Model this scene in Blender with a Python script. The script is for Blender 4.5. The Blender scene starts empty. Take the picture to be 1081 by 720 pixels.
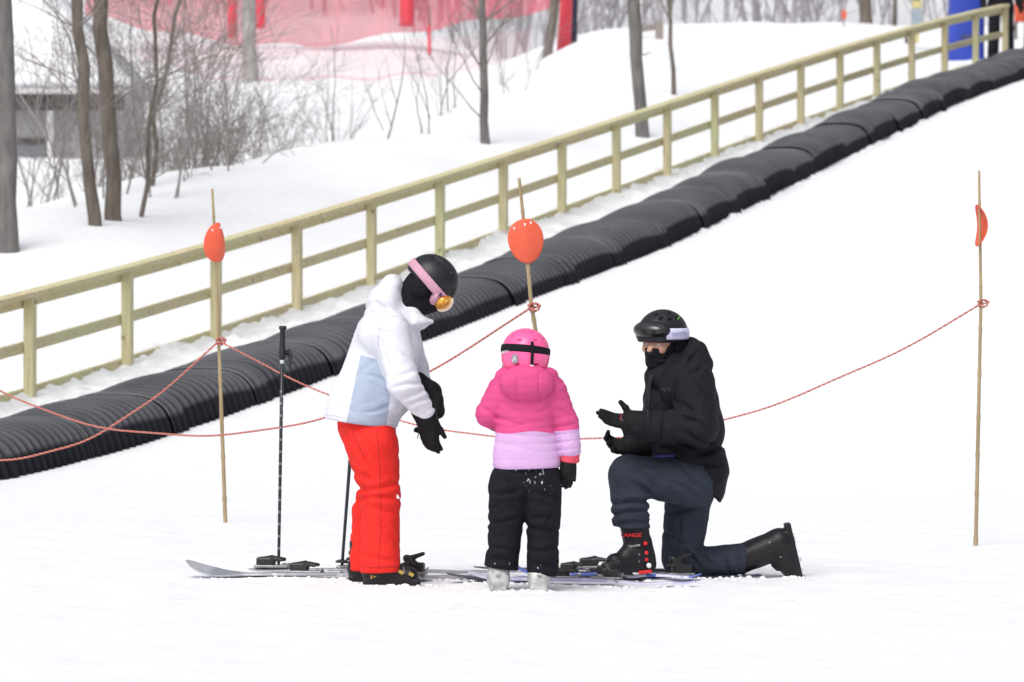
import bpy, math, random
import numpy as np
from mathutils import Vector, Matrix

S = bpy.context.scene
COL = S.collection
# ------------------------------------------------------------------ camera, sky, sun, exposure
FPX, CX, CY, HORIZON, EYE = 5625.0, 540.5, 360.0, 267.0, 1.55
PITCH = math.atan((CY - HORIZON) / FPX)
cam_d = bpy.data.cameras.new('camera')
cam_d.sensor_width = 36.0
cam_d.lens = FPX / 1081.0 * 36.0
cam_d.clip_start, cam_d.clip_end = 0.5, 2000.0
cam_d.dof.use_dof = True
cam_d.dof.focus_distance = 25.0
cam_d.dof.aperture_fstop = 7.6
cam = bpy.data.objects.new('camera', cam_d)
COL.objects.link(cam)
cam.location = (0, 0, EYE)
cam.rotation_euler = (math.pi / 2 - PITCH, 0, 0)
S.camera = cam

SUN_EL, SUN_AZ = math.radians(52), math.radians(205)      # high, thin overcast, from behind the photographer
w = bpy.data.worlds.new('World')
S.world = w
w.use_nodes = True
nt = w.node_tree
nt.nodes.clear()
sky = nt.nodes.new('ShaderNodeTexSky')
sky.sky_type = 'NISHITA'
sky.sun_disc = False
sky.sun_elevation = SUN_EL
sky.sun_rotation = SUN_AZ
sky.air_density, sky.dust_density, sky.ozone_density = 1.0, 6.0, 1.0
hs = nt.nodes.new('ShaderNodeHueSaturation')
hs.inputs['Saturation'].default_value = 0.38             # cloud cover takes the blue out of the sky
bg = nt.nodes.new('ShaderNodeBackground')
bg.inputs['Strength'].default_value = 0.15
wo = nt.nodes.new('ShaderNodeOutputWorld')
nt.links.new(sky.outputs[0], hs.inputs['Color'])
nt.links.new(hs.outputs[0], bg.inputs['Color'])
nt.links.new(bg.outputs[0], wo.inputs['Surface'])

sl = bpy.data.lights.new('sun', 'SUN')
sl.energy = 1.3
sl.angle = math.radians(40)
sl.color = (1.0, 0.97, 0.93)
sun = bpy.data.objects.new('sun', sl)
COL.objects.link(sun)
sd = Vector((math.sin(SUN_AZ) * math.cos(SUN_EL), math.cos(SUN_AZ) * math.cos(SUN_EL), math.sin(SUN_EL)))
sun.rotation_euler = sd.to_track_quat('Z', 'Y').to_euler()

S.render.engine = 'CYCLES'
S.cycles.max_bounces = 6
S.cycles.transparent_max_bounces = 16
S.view_settings.view_transform = 'Standard'
S.view_settings.look = 'None'
S.view_settings.exposure = -0.14
S.view_settings.gamma = 1.0

# ------------------------------------------------------------------ helpers
def P(px, py, Y):
    """point of the photograph (1081 x 720) at distance Y from the camera, in metres"""
    c, s = math.cos(PITCH), math.sin(PITCH)
    a, b = (px - CX) / FPX, (CY - py) / FPX
    dx, dy, dz = a, c + b * s, -s + b * c
    t = Y / dy
    return np.array((dx * t, Y, EYE + dz * t))

def lin(*c):
    """0-255 screen colour to linear"""
    r = []
    for v in c:
        v /= 255.0
        r.append(v / 12.92 if v <= 0.04045 else ((v + 0.055) / 1.055) ** 2.4)
    return tuple(r)

def unit(v):
    v = np.asarray(v, float)
    return v / (np.linalg.norm(v) + 1e-12)

class MB:
    """collects shapes (world coordinates) and links them as ONE mesh object"""
    def __init__(self):
        self.v, self.f, self.m, self.sm = [], [], [], []
    def add(self, vs, fs, mi=0, smooth=True):
        o = len(self.v)
        self.v += [tuple(map(float, p)) for p in vs]
        for f in fs:
            self.f.append(tuple(i + o for i in f)); self.m.append(mi); self.sm.append(smooth)
        return self
    def box(self, c, ax, ay, az, mi=0):
        """c centre; ax, ay, az half-extent vectors"""
        c, ax, ay, az = map(lambda q: np.asarray(q, float), (c, ax, ay, az))
        vs = [c + i * ax + j * ay + k * az for i in (-1, 1) for j in (-1, 1) for k in (-1, 1)]
        fs = [(0, 1, 3, 2), (4, 6, 7, 5), (0, 4, 5, 1), (2, 3, 7, 6), (0, 2, 6, 4), (1, 5, 7, 3)]
        return self.add(vs, fs, mi, False)
    def bar(self, a, b, wd, ht, up=(0, 0, 1), mi=0):
        """straight board from a to b, wd wide, ht high"""
        a, b = np.asarray(a, float), np.asarray(b, float)
        d = unit(b - a); s = unit(np.cross(d, up)); u = np.cross(s, d)
        return self.box((a + b) / 2, (b - a) / 2, s * wd / 2, u * ht / 2, mi)
    def tube(self, pts, rad, n=8, mi=0, caps=True):
        pts = [np.asarray(p, float) for p in pts]
        m = len(pts)
        if not hasattr(rad, '__len__'): rad = [rad] * m
        ref = None; rings = []
        for i in range(m):
            d = unit(pts[min(i + 1, m - 1)] - pts[max(i - 1, 0)])
            if ref is None:
                ref = np.array((0, 0, 1.0)) if abs(d[2]) < 0.9 else np.array((1.0, 0, 0))
            s = unit(np.cross(d, ref)); ref = np.cross(s, d)
            rings.append([pts[i] + rad[i] * (math.cos(2 * math.pi * k / n) * s + math.sin(2 * math.pi * k / n) * ref) for k in range(n)])
        vs = [p for r in rings for p in r]
        fs = [(i * n + k, i * n + (k + 1) % n, (i + 1) * n + (k + 1) % n, (i + 1) * n + k) for i in range(m - 1) for k in range(n)]
        if caps:
            fs += [tuple(range(n))[::-1], tuple((m - 1) * n + k for k in range(n))]
        return self.add(vs, fs, mi)
    def loft(self, rings, mi=0, caps=True, smooth=True):
        n = len(rings[0]); m = len(rings)
        vs = [p for r in rings for p in r]
        fs = [(i * n + k, i * n + (k + 1) % n, (i + 1) * n + (k + 1) % n, (i + 1) * n + k) for i in range(m - 1) for k in range(n)]
        if caps:
            fs += [tuple(range(n))[::-1], tuple((m - 1) * n + k for k in range(n))]
        return self.add(vs, fs, mi, smooth)
    def build(self, name, mats, parent=None, origin=None, bevel=0):
        if not isinstance(mats, (list, tuple)): mats = [mats]
        if parent is not None: origin = np.array(parent['org'])
        if origin is None: origin = np.zeros(3)
        me = bpy.data.meshes.new(name)
        me.from_pydata([tuple(np.asarray(p) - origin) for p in self.v], [], self.f)
        for m in mats: me.materials.append(m)
        me.polygons.foreach_set('material_index', self.m)
        me.polygons.foreach_set('use_smooth', self.sm)
        me.update()
        return link(name, me, parent, origin, bevel)

def link(name, me, parent=None, origin=None, bevel=0):
    o = bpy.data.objects.new(name, me)
    COL.objects.link(o)
    if parent is None:
        o.location = tuple(origin if origin is not None else (0, 0, 0))
        o['org'] = tuple(map(float, o.location))
    else:
        o.parent = parent
        o['org'] = tuple(parent['org'])
    if bevel:
        b = o.modifiers.new('bevel', 'BEVEL'); b.width = bevel; b.segments = 2; b.limit_method = 'ANGLE'
        b.harden_normals = False
    return o

def thing(name, loc, label, cat, group=None):
    o = bpy.data.objects.new(name, None)
    COL.objects.link(o)
    o.empty_display_size = 0.1
    o.location = tuple(map(float, loc))
    o['org'] = tuple(map(float, loc))
    return tag(o, label, cat, group)

def tag(o, label=None, cat=None, group=None, kind=None):
    if label: o['label'] = label
    if cat: o['category'] = cat
    if group: o['group'] = group
    if kind: o['kind'] = kind
    return o

# ---- materials
class NB:
    """tiny node builder"""
    def __init__(self, name):
        self.mat = bpy.data.materials.new(name)
        self.mat.use_nodes = True
        self.t = self.mat.node_tree
        self.t.nodes.clear()
        self.out = self.t.nodes.new('ShaderNodeOutputMaterial')
        self.tc = self.t.nodes.new('ShaderNodeTexCoord')
    def n(self, kind, **kw):
        nd = self.t.nodes.new(kind)
        for k, v in kw.items():
            if k in nd.inputs.keys():
                if hasattr(v, 'is_output') or isinstance(v, bpy.types.NodeSocket): self.t.links.new(v, nd.inputs[k])
                else: nd.inputs[k].default_value = v
            else: setattr(nd, k, v)
        return nd
    def l(self, a, b): self.t.links.new(a, b)
    def noise(self, scale, detail=3, vec=None, rough=0.5):
        nd = self.n('ShaderNodeTexNoise', Scale=scale, Detail=detail, Roughness=rough)
        self.l(vec if vec is not None else self.tc.outputs['Object'], nd.inputs['Vector'])
        return nd.outputs['Fac']
    def stretch(self, sx, sy, sz):
        m = self.n('ShaderNodeMapping'); m.inputs['Scale'].default_value = (sx, sy, sz)
        self.l(self.tc.outputs['Object'], m.inputs['Vector'])
        return m.outputs[0]
    def ramp(self, fac, stops):
        r = self.n('ShaderNodeValToRGB')
        el = r.color_ramp.elements
        while len(el) < len(stops): el.new(0.5)
        for e, (p, c) in zip(el, stops):
            e.position = p; e.color = tuple(c) + (1,) if len(c) == 3 else c
        self.l(fac, r.inputs['Fac'])
        return r.outputs['Color']
    def math(self, op, a, b=0.0):
        m = self.n('ShaderNodeMath', operation=op)
        for i, q in enumerate((a, b)):
            if isinstance(q, bpy.types.NodeSocket): self.l(q, m.inputs[i])
            else: m.inputs[i].default_value = q
        return m.outputs[0]
    def mix(self, fac, a, b):
        m = self.n('ShaderNodeMix', data_type='RGBA')
        for s, q in ((m.inputs['Factor'], fac), (m.inputs[6], a), (m.inputs[7], b)):
            if isinstance(q, bpy.types.NodeSocket): self.l(q, s)
            elif s.name == 'Factor': s.default_value = q
            else: s.default_value = tuple(q) + (1,)
        return m.outputs[2]
    def attr(self, name):
        a = self.n('ShaderNodeAttribute'); a.attribute_name = name
        return a.outputs['Fac']
    def bump(self, h, strength=0.3, dist=0.01):
        b = self.n('ShaderNodeBump'); b.inputs['Strength'].default_value = strength; b.inputs['Distance'].default_value = dist
        self.l(h, b.inputs['Height'])
        return b.outputs[0]
    def bsdf(self, color, rough=0.7, normal=None, **kw):
        b = self.n('ShaderNodeBsdfPrincipled')
        if isinstance(color, bpy.types.NodeSocket): self.l(color, b.inputs['Base Color'])
        else: b.inputs['Base Color'].default_value = tuple(color) + (1,)
        if isinstance(rough, bpy.types.NodeSocket): self.l(rough, b.inputs['Roughness'])
        else: b.inputs['Roughness'].default_value = rough
        for k, v in kw.items(): b.inputs[k].default_value = v
        if normal is not None: self.l(normal, b.inputs['Normal'])
        self.l(b.outputs[0], self.out.inputs['Surface'])
        return b

def m_plain(name, color, rough=0.6, var=0.12, nscale=30, bump=0.0, bscale=200, **kw):
    b = NB(name)
    c = np.array(color)
    col = b.ramp(b.noise(nscale, 4), [(0.3, tuple(c * (1 - var))), (0.7, tuple(np.minimum(c * (1 + var), 1)))])
    nm = b.bump(b.noise(bscale, 3), bump, 0.004) if bump else None
    b.bsdf(col, rough, nm, **kw)
    return b.mat

def m_cloth(name, color, color2=None, rough=0.82, wr=0.35, **kw):
    """woven fabric: slight tone drift, creases and weave in the bump; color2 where point attribute 'panel' > 0"""
    b = NB(name)
    n1 = b.noise(9, 5, rough=0.6)
    c = np.array(color)
    col = b.ramp(n1, [(0.3, tuple(c * 0.9)), (0.7, tuple(np.minimum(c * 1.08, 1)))])
    if color2 is not None:
        c2 = np.array(color2)
        col2 = b.ramp(n1, [(0.3, tuple(c2 * 0.93)), (0.7, tuple(np.minimum(c2 * 1.06, 1)))])
        st = b.math('MULTIPLY', b.attr('panel'), 400.0)
        cl = b.n('ShaderNodeClamp'); b.l(st, cl.inputs['Value'])
        col = b.mix(cl.outputs[0], col, col2)
    crease = b.noise(26, 6, b.stretch(1, 1, 1.7), 0.66)
    weave = b.noise(900, 2)
    h = b.math('ADD', b.math('MULTIPLY', crease, 1.0), b.math('MULTIPLY', weave, 0.05))
    kw.setdefault('Specular IOR Level', 0.16)
    b.bsdf(col, rough, b.bump(h, wr, 0.03), **kw)
    return b.mat

# ------------------------------------------------------------------ implicit surfaces: clothed figures are modelled as blended
# tapered limbs and turned into one continuous skin
def rc(a, b, ra, rb, sq=None):
    """tapered limb a->b, radii ra->rb; sq=(dir, s): s times as thick along dir"""
    a = np.asarray(a, np.float32); b = np.asarray(b, np.float32); ba = b - a; L2 = float(ba @ ba) + 1e-9
    def f(X, Y, Z):
        x, y, z = X - a[0], Y - a[1], Z - a[2]
        t = np.clip((x * ba[0] + y * ba[1] + z * ba[2]) / L2, 0, 1)
        x = x - t * ba[0]; y = y - t * ba[1]; z = z - t * ba[2]
        if sq is not None:
            d = unit(sq[0]); k = 1 / sq[1] - 1
            q = (x * d[0] + y * d[1] + z * d[2]) * k
            x = x + q * d[0]; y = y + q * d[1]; z = z + q * d[2]
        return np.sqrt(x * x + y * y + z * z) - (ra + (rb - ra) * t)
    f.bb = (np.minimum(a - ra * 1.5, b - rb * 1.5), np.maximum(a + ra * 1.5, b + rb * 1.5))
    return f

def el(c, r, ax=None):
    """ellipsoid, ax = 3x3 rows of axes"""
    c = np.asarray(c, np.float32); r = np.asarray(r, np.float32)
    A = np.eye(3) if ax is None else np.array([unit(q) for q in ax])
    def f(X, Y, Z):
        x, y, z = X - c[0], Y - c[1], Z - c[2]
        q = [x * A[i, 0] + y * A[i, 1] + z * A[i, 2] for i in range(3)]
        k0 = np.sqrt(sum((q[i] / r[i]) ** 2 for i in range(3)))
        k1 = np.sqrt(sum((q[i] / r[i] ** 2) ** 2 for i in range(3))) + 1e-6
        return k0 * (k0 - 1) / k1
    m = float(r.max())
    f.bb = (c - m, c + m)
    return f

def bx(c, h, ax=None, r=0.01):
    """rounded box"""
    c = np.asarray(c, np.float32); h = np.asarray(h, np.float32) - r
    A = np.eye(3) if ax is None else np.array([unit(q) for q in ax])
    def f(X, Y, Z):
        x, y, z = X - c[0], Y - c[1], Z - c[2]
        q = [np.abs(x * A[i, 0] + y * A[i, 1] + z * A[i, 2]) - h[i] for i in range(3)]
        o = np.sqrt(sum(np.maximum(k, 0) ** 2 for k in q))
        return o + np.minimum(np.maximum(np.maximum(q[0], q[1]), q[2]), 0) - r
    m = float(np.linalg.norm(h) + r)
    f.bb = (c - m, c + m)
    return f

def smin(a, b, k):
    h = np.maximum(k - np.abs(a - b), 0) / k
    return np.minimum(a, b) - h * h * k * 0.25
def smax(a, b, k):
    return -smin(-a, -b, k)

_rs = np.random.RandomState(7)
_ND = _rs.normal(size=(40, 3)); _NP = _rs.uniform(0, 6.28, 40)
def sn(X, Y, Z, sc, seed=0, n=5):
    """smooth pseudo noise in about -1..1"""
    r = 0
    for i in range(n):
        j = (seed * 7 + i * 3) % 40
        d = _ND[j] * sc
        r = r + np.sin(X * d[0] + Y * d[1] + Z * d[2] + _NP[j] + 1.7 * np.sin(X * d[1] * 0.7 - Z * d[0] * 0.6 + _NP[(j + 5) % 40]))
    return r / n * 1.5

def fold(c, r, d, lam, amp, seed=0):
    """creases of wavelength lam across direction d, fading away from c"""
    d = unit(d)
    def f(X, Y, Z):
        x, y, z = X - c[0], Y - c[1], Z - c[2]
        g = np.exp(-(x * x + y * y + z * z) / (r * r))
        t = x * d[0] + y * d[1] + z * d[2]
        s = np.sin(6.283 * t / lam + 1.6 * sn(X, Y, Z, 9, seed, 3))
        return amp * g * (1.25 - 2.2 * (1 - np.abs(np.sin(3.1416 * t / lam + 0.9 * sn(X, Y, Z, 11, seed, 3)))) ** 0.75 - 0.45)
    return f

def creases(segs, Y0, depth=0.008, wpx=2.2):
    """single sharp folds of cloth along given lines on the side of a figure that faces the camera"""
    def f(X, Y, Z):
        px, py = to_px(X, Y, Z)
        r = 0
        for i, (a, b, *k) in enumerate(segs):
            k = k[0] if k else 1.0
            ax, ay = a; bx_, by = b
            # bowed a little, deeper in the middle
            L2 = (bx_ - ax) ** 2 + (by - ay) ** 2
            t = ((px - ax) * (bx_ - ax) + (py - ay) * (by - ay)) / L2
            tc = np.clip(t, 0, 1)
            s = ((px - ax) * -(by - ay) + (py - ay) * (bx_ - ax)) / L2 ** .5 + (0.10 if i % 2 else -0.10) * L2 ** .5 * 4 * tc * (1 - tc) * 0.5
            e = (t - tc) * L2 ** .5
            env = np.exp(-(e / (wpx * 1.6)) ** 2) * (0.35 + 0.65 * np.sin(3.1416 * np.clip(tc * .9 + .05, 0, 1)))
            r = r + k * env * (np.exp(-(s / wpx) ** 2) - 0.55 * np.exp(-((s - 2.3 * wpx) / (1.5 * wpx)) ** 2) - 0.35 * np.exp(-((s + 2.6 * wpx) / (1.6 * wpx)) ** 2))
        return depth * r * (Y < Y0)
    return f

from mathutils.bvhtree import BVHTree
def seam(name, ob, line, r, mat, parent, n=5, step=2.0):
    """thin stitched line, zip or print lying on the camera side of a garment, given by points of the photograph"""
    org = np.array(ob['org']); me = ob.data
    bv = BVHTree.FromPolygons([v.co for v in me.vertices], [p.vertices for p in me.polygons])
    eye = Vector((0, 0, EYE)) - Vector(org)
    pts = []
    for (a, b) in zip(line[:-1], line[1:]):
        m = max(1, int(math.hypot(b[0] - a[0], b[1] - a[1]) / step))
        for i in range(m + 1):
            if i == 0 and pts: continue
            q = P(a[0] + (b[0] - a[0]) * i / m, a[1] + (b[1] - a[1]) * i / m, 25.0) - org
            d = (Vector(q) - eye).normalized()
            hit = bv.ray_cast(eye, d)
            if hit[0] is not None: pts.append(np.array(hit[0] - d * r * 0.3) + org)
    if len(pts) > 1: return MB().tube(pts, r, n).build(name, mat, parent)

def nets(F, o, h):
    """surface nets: sampled field -> verts, quads"""
    s = F < 0
    nx, ny, nz = F.shape
    c = np.zeros((nx - 1, ny - 1, nz - 1), np.int8)
    for i in (0, 1):
        for j in (0, 1):
            for k in (0, 1):
                c += s[i:nx - 1 + i, j:ny - 1 + j, k:nz - 1 + k]
    act = (c > 0) & (c < 8)
    ids = np.full(act.shape, -1, np.int64)
    I, J, K = np.nonzero(act)
    ids[I, J, K] = np.arange(len(I))
    acc = np.zeros((len(I), 3)); cnt = np.zeros(len(I))
    E = [((0, j, k), (1, j, k)) for j in (0, 1) for k in (0, 1)] + [((i, 0, k), (i, 1, k)) for i in (0, 1) for k in (0, 1)] + [((i, j, 0), (i, j, 1)) for i in (0, 1) for j in (0, 1)]
    for p, q in E:
        fa = F[I + p[0], J + p[1], K + p[2]]; fb = F[I + q[0], J + q[1], K + q[2]]
        m = (fa < 0) != (fb < 0)
        t = np.where(m, fa / np.where(m, fa - fb, 1), 0)
        for ax in range(3):
            acc[:, ax] += np.where(m, p[ax] + t * (q[ax] - p[ax]), 0)
        cnt += m
    V = np.stack([I, J, K], 1) + acc / cnt[:, None]
    V = V * h + np.asarray(o)
    Q = []
    a = s[:-1, :, :] != s[1:, :, :]; i, j, k = np.nonzero(a[:, 1:-1, 1:-1]); j = j + 1; k = k + 1
    q = np.stack([ids[i, j - 1, k - 1], ids[i, j, k - 1], ids[i, j, k], ids[i, j - 1, k]], 1); q[~s[i, j, k]] = q[~s[i, j, k]][:, ::-1]; Q.append(q)
    a = s[:, :-1, :] != s[:, 1:, :]; i, j, k = np.nonzero(a[1:-1, :, 1:-1]); i = i + 1; k = k + 1
    q = np.stack([ids[i - 1, j, k - 1], ids[i - 1, j, k], ids[i, j, k], ids[i, j, k - 1]], 1); q[~s[i, j, k]] = q[~s[i, j, k]][:, ::-1]; Q.append(q)
    a = s[:, :, :-1] != s[:, :, 1:]; i, j, k = np.nonzero(a[1:-1, 1:-1, :]); i = i + 1; j = j + 1
    q = np.stack([ids[i - 1, j - 1, k], ids[i, j - 1, k], ids[i, j, k], ids[i - 1, j, k]], 1); q[~s[i, j, k]] = q[~s[i, j, k]][:, ::-1]; Q.append(q)
    return V, np.concatenate(Q)

def mesh_np(name, V, Q, mats, parent=None, origin=None, attrs=None, smooth=True, bevel=0):
    if parent is not None: origin = np.array(parent['org'])
    if origin is None: origin = np.zeros(3)
    me = bpy.data.meshes.new(name)
    me.vertices.add(len(V)); me.vertices.foreach_set('co', (V - origin).astype(np.float32).ravel())
    k = Q.shape[1]
    me.loops.add(Q.size); me.loops.foreach_set('vertex_index', Q.astype(np.int32).ravel())
    me.polygons.add(len(Q)); me.polygons.foreach_set('loop_start', np.arange(len(Q), dtype=np.int32) * k)
    me.polygons.foreach_set('use_smooth', np.full(len(Q), smooth))
    for m in (mats if isinstance(mats, (list, tuple)) else [mats]): me.materials.append(m)
    for an, av in (attrs or {}).items():
        a = me.attributes.new(an, 'FLOAT', 'POINT'); a.data.foreach_set('value', np.asarray(av, np.float32))
    me.update(calc_edges=True); me.validate()
    return link(name, me, parent, origin, bevel)

def field(prims, k=0.03, cuts=(), disp=(), sub=()):
    """one smooth union; prims may be (prim, k) pairs; cuts are (point, outward normal[, k])"""
    def F(X, Y, Z):
        f = None
        for p in prims:
            kk = k
            if isinstance(p, tuple): p, kk = p
            g = p(X, Y, Z)
            f = g if f is None else smin(f, g, kk)
        for s_ in sub:
            f = smax(f, -s_(X, Y, Z), 0.008)
        for d in disp: f = f + d(X, Y, Z)
        for c in cuts:
            if callable(c):
                f = smax(f, c(X, Y, Z), 0.012); continue
            n = unit(c[1]); f = smax(f, (X - c[0][0]) * n[0] + (Y - c[0][1]) * n[1] + (Z - c[0][2]) * n[2], c[2] if len(c) > 2 else 0.012)
        return f
    ps = [p[0] if isinstance(p, tuple) else p for p in prims]
    F.bb = (np.min([p.bb[0] for p in ps], 0), np.max([p.bb[1] for p in ps], 0))
    return F

def skin(name, F, mat, parent, h=0.006, attrs=None, pad=0.02):
    lo = F.bb[0] - pad - 2 * h; hi = F.bb[1] + pad + 2 * h
    n = np.ceil((hi - lo) / h).astype(int) + 1
    ax = [(lo[i] + h * np.arange(n[i])).astype(np.float32) for i in range(3)]
    X, Y, Z = np.meshgrid(*ax, indexing='ij')
    G = F(X, Y, Z).astype(np.float32)
    V, Q = nets(G, lo, h)
    at = {a: fn(V[:, 0], V[:, 1], V[:, 2]) for a, fn in (attrs or {}).items()}
    return mesh_np(name, V, Q, mat, parent, attrs=at)

# ------------------------------------------------------------------ the hill
def smooth(a, b, x):
    t = np.clip((np.asarray(x, float) - a) / (b - a), 0, 1)
    return t * t * (3 - 2 * t)

# the fence runs in a straight line up the slope; u = metres along it, v = metres behind it
FB = np.array((-3.80, 42.0)); FD = unit((10.75, 36.0)); FN = np.array((-FD[1], FD[0]))
def uv(X, Y):
    x, y = X - FB[0], Y - FB[1]
    return x * FD[0] + y * FD[1], x * FN[0] + y * FN[1]
def xy(u, v):
    return FB[0] + u * FD[0] + v * FN[0], FB[1] + u * FD[1] + v * FN[1]
def fence_px(n):                                  # distance and column of the n-th post
    d = 42.0 * (1 + 0.0494 * n)
    return d, 42.0 / FPX * (-509.5 + 81.3 * n)
RAIL_Y = [306, 285, 259, 233, 209, 185.5, 165, 147, 127, 109, 92.5, 77, 63, 51.5, 41, 31, 21, 12, 5]
_px = [fence_px(n) for n in range(19)]
POST_U = [float(uv(x, y)[0]) for y, x in _px]
POST_TOP = [P(0, RAIL_Y[n], _px[n][0])[2] for n in range(19)]
_c = np.polyfit(POST_U, POST_TOP, 3)
POST_TOP = list(np.polyval(_c, POST_U))
def z0(u):
    u = np.asarray(u, float)
    g = np.polyval(_c, np.clip(u, 0, 38)) - 0.86
    hi = (u - 38) * 0.075
    g0 = float(np.polyval(_c, 0)) - 0.86
    low = g0 * np.maximum(0, 1 + np.clip(u, -30, 0) / 6.0) ** 1.5
    return np.where(u < 0, low, np.where(u > 38, g + hi, g))

def ground(X, Y):
    X = np.asarray(X, float); Y = np.asarray(Y, float)
    u, v = uv(X, Y)
    near = z0(u)
    # low bank of ploughed snow a few metres behind the fence
    amp = np.interp(u, [-20, 0, 8, 15, 23, 34, 45], [0.3, 0.45, 0.52, 0.55, 0.36, 0.2, -0.25])
    near = near + amp * smooth(0.3, 3.3, v)
    left = np.interp(Y, [40, 55, 62, 75, 90, 110, 120, 150, 200, 320, 600], [1.0, 1.35, 1.6, 2.2, 3.3, 5.2, 6.3, 9.6, 17, 38, 70])
    right = np.interp(Y, [60, 73, 86, 100, 112, 125, 150, 200, 320, 600], [3.0, 4.0, 4.95, 5.72, 5.6, 5.5, 9.3, 17, 38, 70]) + 0.045 * np.clip(X, -6, 8)
    wr = smooth(-3.0, 2.0, X)
    far = left * (1 - wr) + right * wr
    wf = smooth(3.6, 9.0, v) * smooth(44, 52, Y)
    wf = np.maximum(wf, smooth(100, 118, Y))
    z = near * (1 - wf) + far * wf
    und = 0.05 * np.sin(X * 0.21 + 1.3) * np.sin(Y * 0.17 + 0.4) * smooth(33, 50, Y)
    rough = 0.03 * (np.sin(X * 1.7 + Y * 0.9) + np.sin(X * 0.8 - Y * 1.9 + 2)) * smooth(0.5, 3, v)
    return z + und + rough

def m_snow(name, dirt=0.0, bump=0.25):
    b = NB(name)
    n = b.noise(2.5, 6, rough=0.6)
    col = b.ramp(n, [(0.25, (0.825, 0.85, 0.89)), (0.7, (0.885, 0.90, 0.925))])
    if dirt:
        d = b.ramp(b.noise(14, 6, rough=0.7), [(0.5, (0, 0, 0)), (0.72, (dirt,) * 3)])
        col = b.mix(d, col, (0.42, 0.40, 0.37))
    h = b.math('ADD', b.math('MULTIPLY', b.noise(7, 5), 1.0), b.math('MULTIPLY', b.noise(60, 3), 0.25))
    b.bsdf(col, 0.75, b.bump(h, bump, 0.06))
    return b.mat
M_snow = m_snow('snow')
M_dsnow = m_snow('trodden_snow', 0.35, 0.5)

def grid_lines(segs):
    r = []
    for a, b_, s in segs:
        r += list(np.arange(a, b_ - 1e-6, s))
    return np.array(r + [segs[-1][1]])
def sheet(name, xs, ys, zf, mat, swap=None):
    A, B = np.meshgrid(xs, ys, indexing='ij')
    if swap: X, Y = swap(A, B)
    else: X, Y = A, B
    Z = zf(X, Y) if not swap else zf(A, B)
    V = np.stack([X.ravel(), Y.ravel(), Z.ravel()], 1)
    n, m = A.shape
    i = np.arange(n - 1)[:, None] * m + np.arange(m - 1)[None]
    Q = np.stack([i, i + m, i + m + 1, i + 1], -1).reshape(-1, 4)
    return mesh_np(name, V, Q, mat)
_foot = np.random.RandomState(3)
_prints = [(_foot.uniform(-2.4, 2.4), _foot.uniform(23.2, 27.5), _foot.uniform(0, 3.1), _foot.uniform(0.6, 1)) for _ in range(90)]
def ground_detail(X, Y):
    z = ground(X, Y)
    m = (np.abs(X) < 4) & (Y > 20) & (Y < 31)
    g = 0.006 * np.sin(X * 9 + 2 * np.sin(Y * 3)) * np.sin(Y * 4 + X * 2)
    for x, y, a, s in _prints:                                   # trampled patch round the skiers
        dx, dy = X - x, Y - y
        p, q = dx * math.cos(a) + dy * math.sin(a), -dx * math.sin(a) + dy * math.cos(a)
        g = g - 0.028 * s * np.exp(-(p / 0.13) ** 4 - (q / 0.06) ** 4)
    return z + g * m
tag(sheet('snow_ground', grid_lines([(-160, -40, 6), (-40, -12, 1), (-12, -4, 0.35), (-4, 4, 0.05), (4, 14, 0.35), (14, 40, 1), (40, 160, 6)]),
          grid_lines([(2, 21, 0.6), (21, 30, 0.06), (30, 92, 0.4), (92, 150, 1.0), (150, 600, 8)]), ground_detail, M_snow), kind='structure')

def berm(u, v):
    e_ = np.interp(u, [-9, 13, 20, 30], [-1.5, -1.4, -1.12, -0.75])
    w_ = np.minimum(smooth(e_, e_ + 0.25, v), 1 - smooth(0.35, 0.6, v))
    l = 0.035 * sn(u, v, 0 * u, 5, 1) + 0.04 * np.maximum(0, sn(u * 1.0, v, 0 * u, 11, 2)) + 0.025 * sn(u, v, 0 * u, 23, 3)
    return z0(u) - 0.06 + w_ * (0.10 + l)
tag(sheet('snow_berm', np.arange(-14, 44, 0.06), np.arange(-1.6, 0.65, 0.06), berm, M_dsnow, swap=xy), kind='structure')

# ------------------------------------------------------------------ wooden fence
def m_wood(name, c1, c2, rough=0.75, sc=(3, 3, 3), knots=True, green=None):
    b = NB(name)
    g = b.noise(6, 6, b.stretch(*sc), 0.65)
    col = b.ramp(g, [(0.25, c1), (0.75, c2)])
    big = b.noise(0.9, 3)
    if green is not None:
        col = b.mix(b.ramp(big, [(0.4, (0, 0, 0)), (0.62, (0.75,) * 3)]), col, green)
    if knots:
        k = b.noise(11, 1)
        col = b.mix(b.ramp(k, [(0.70, (0, 0, 0)), (0.76, (0.7,) * 3)]), col, tuple(np.array(c1) * 0.35))
    b.bsdf(col, rough, b.bump(g, 0.3, 0.01))
    return b.mat
M_fence = m_wood('pine_rails', (0.44, 0.37, 0.20), (0.78, 0.69, 0.45), sc=(5, 0.35, 9), green=(0.60, 0.60, 0.35))
M_fpost = m_wood('pine_posts', (0.44, 0.38, 0.21), (0.78, 0.70, 0.46), sc=(7, 7, 0.5), green=(0.58, 0.60, 0.35))

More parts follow.
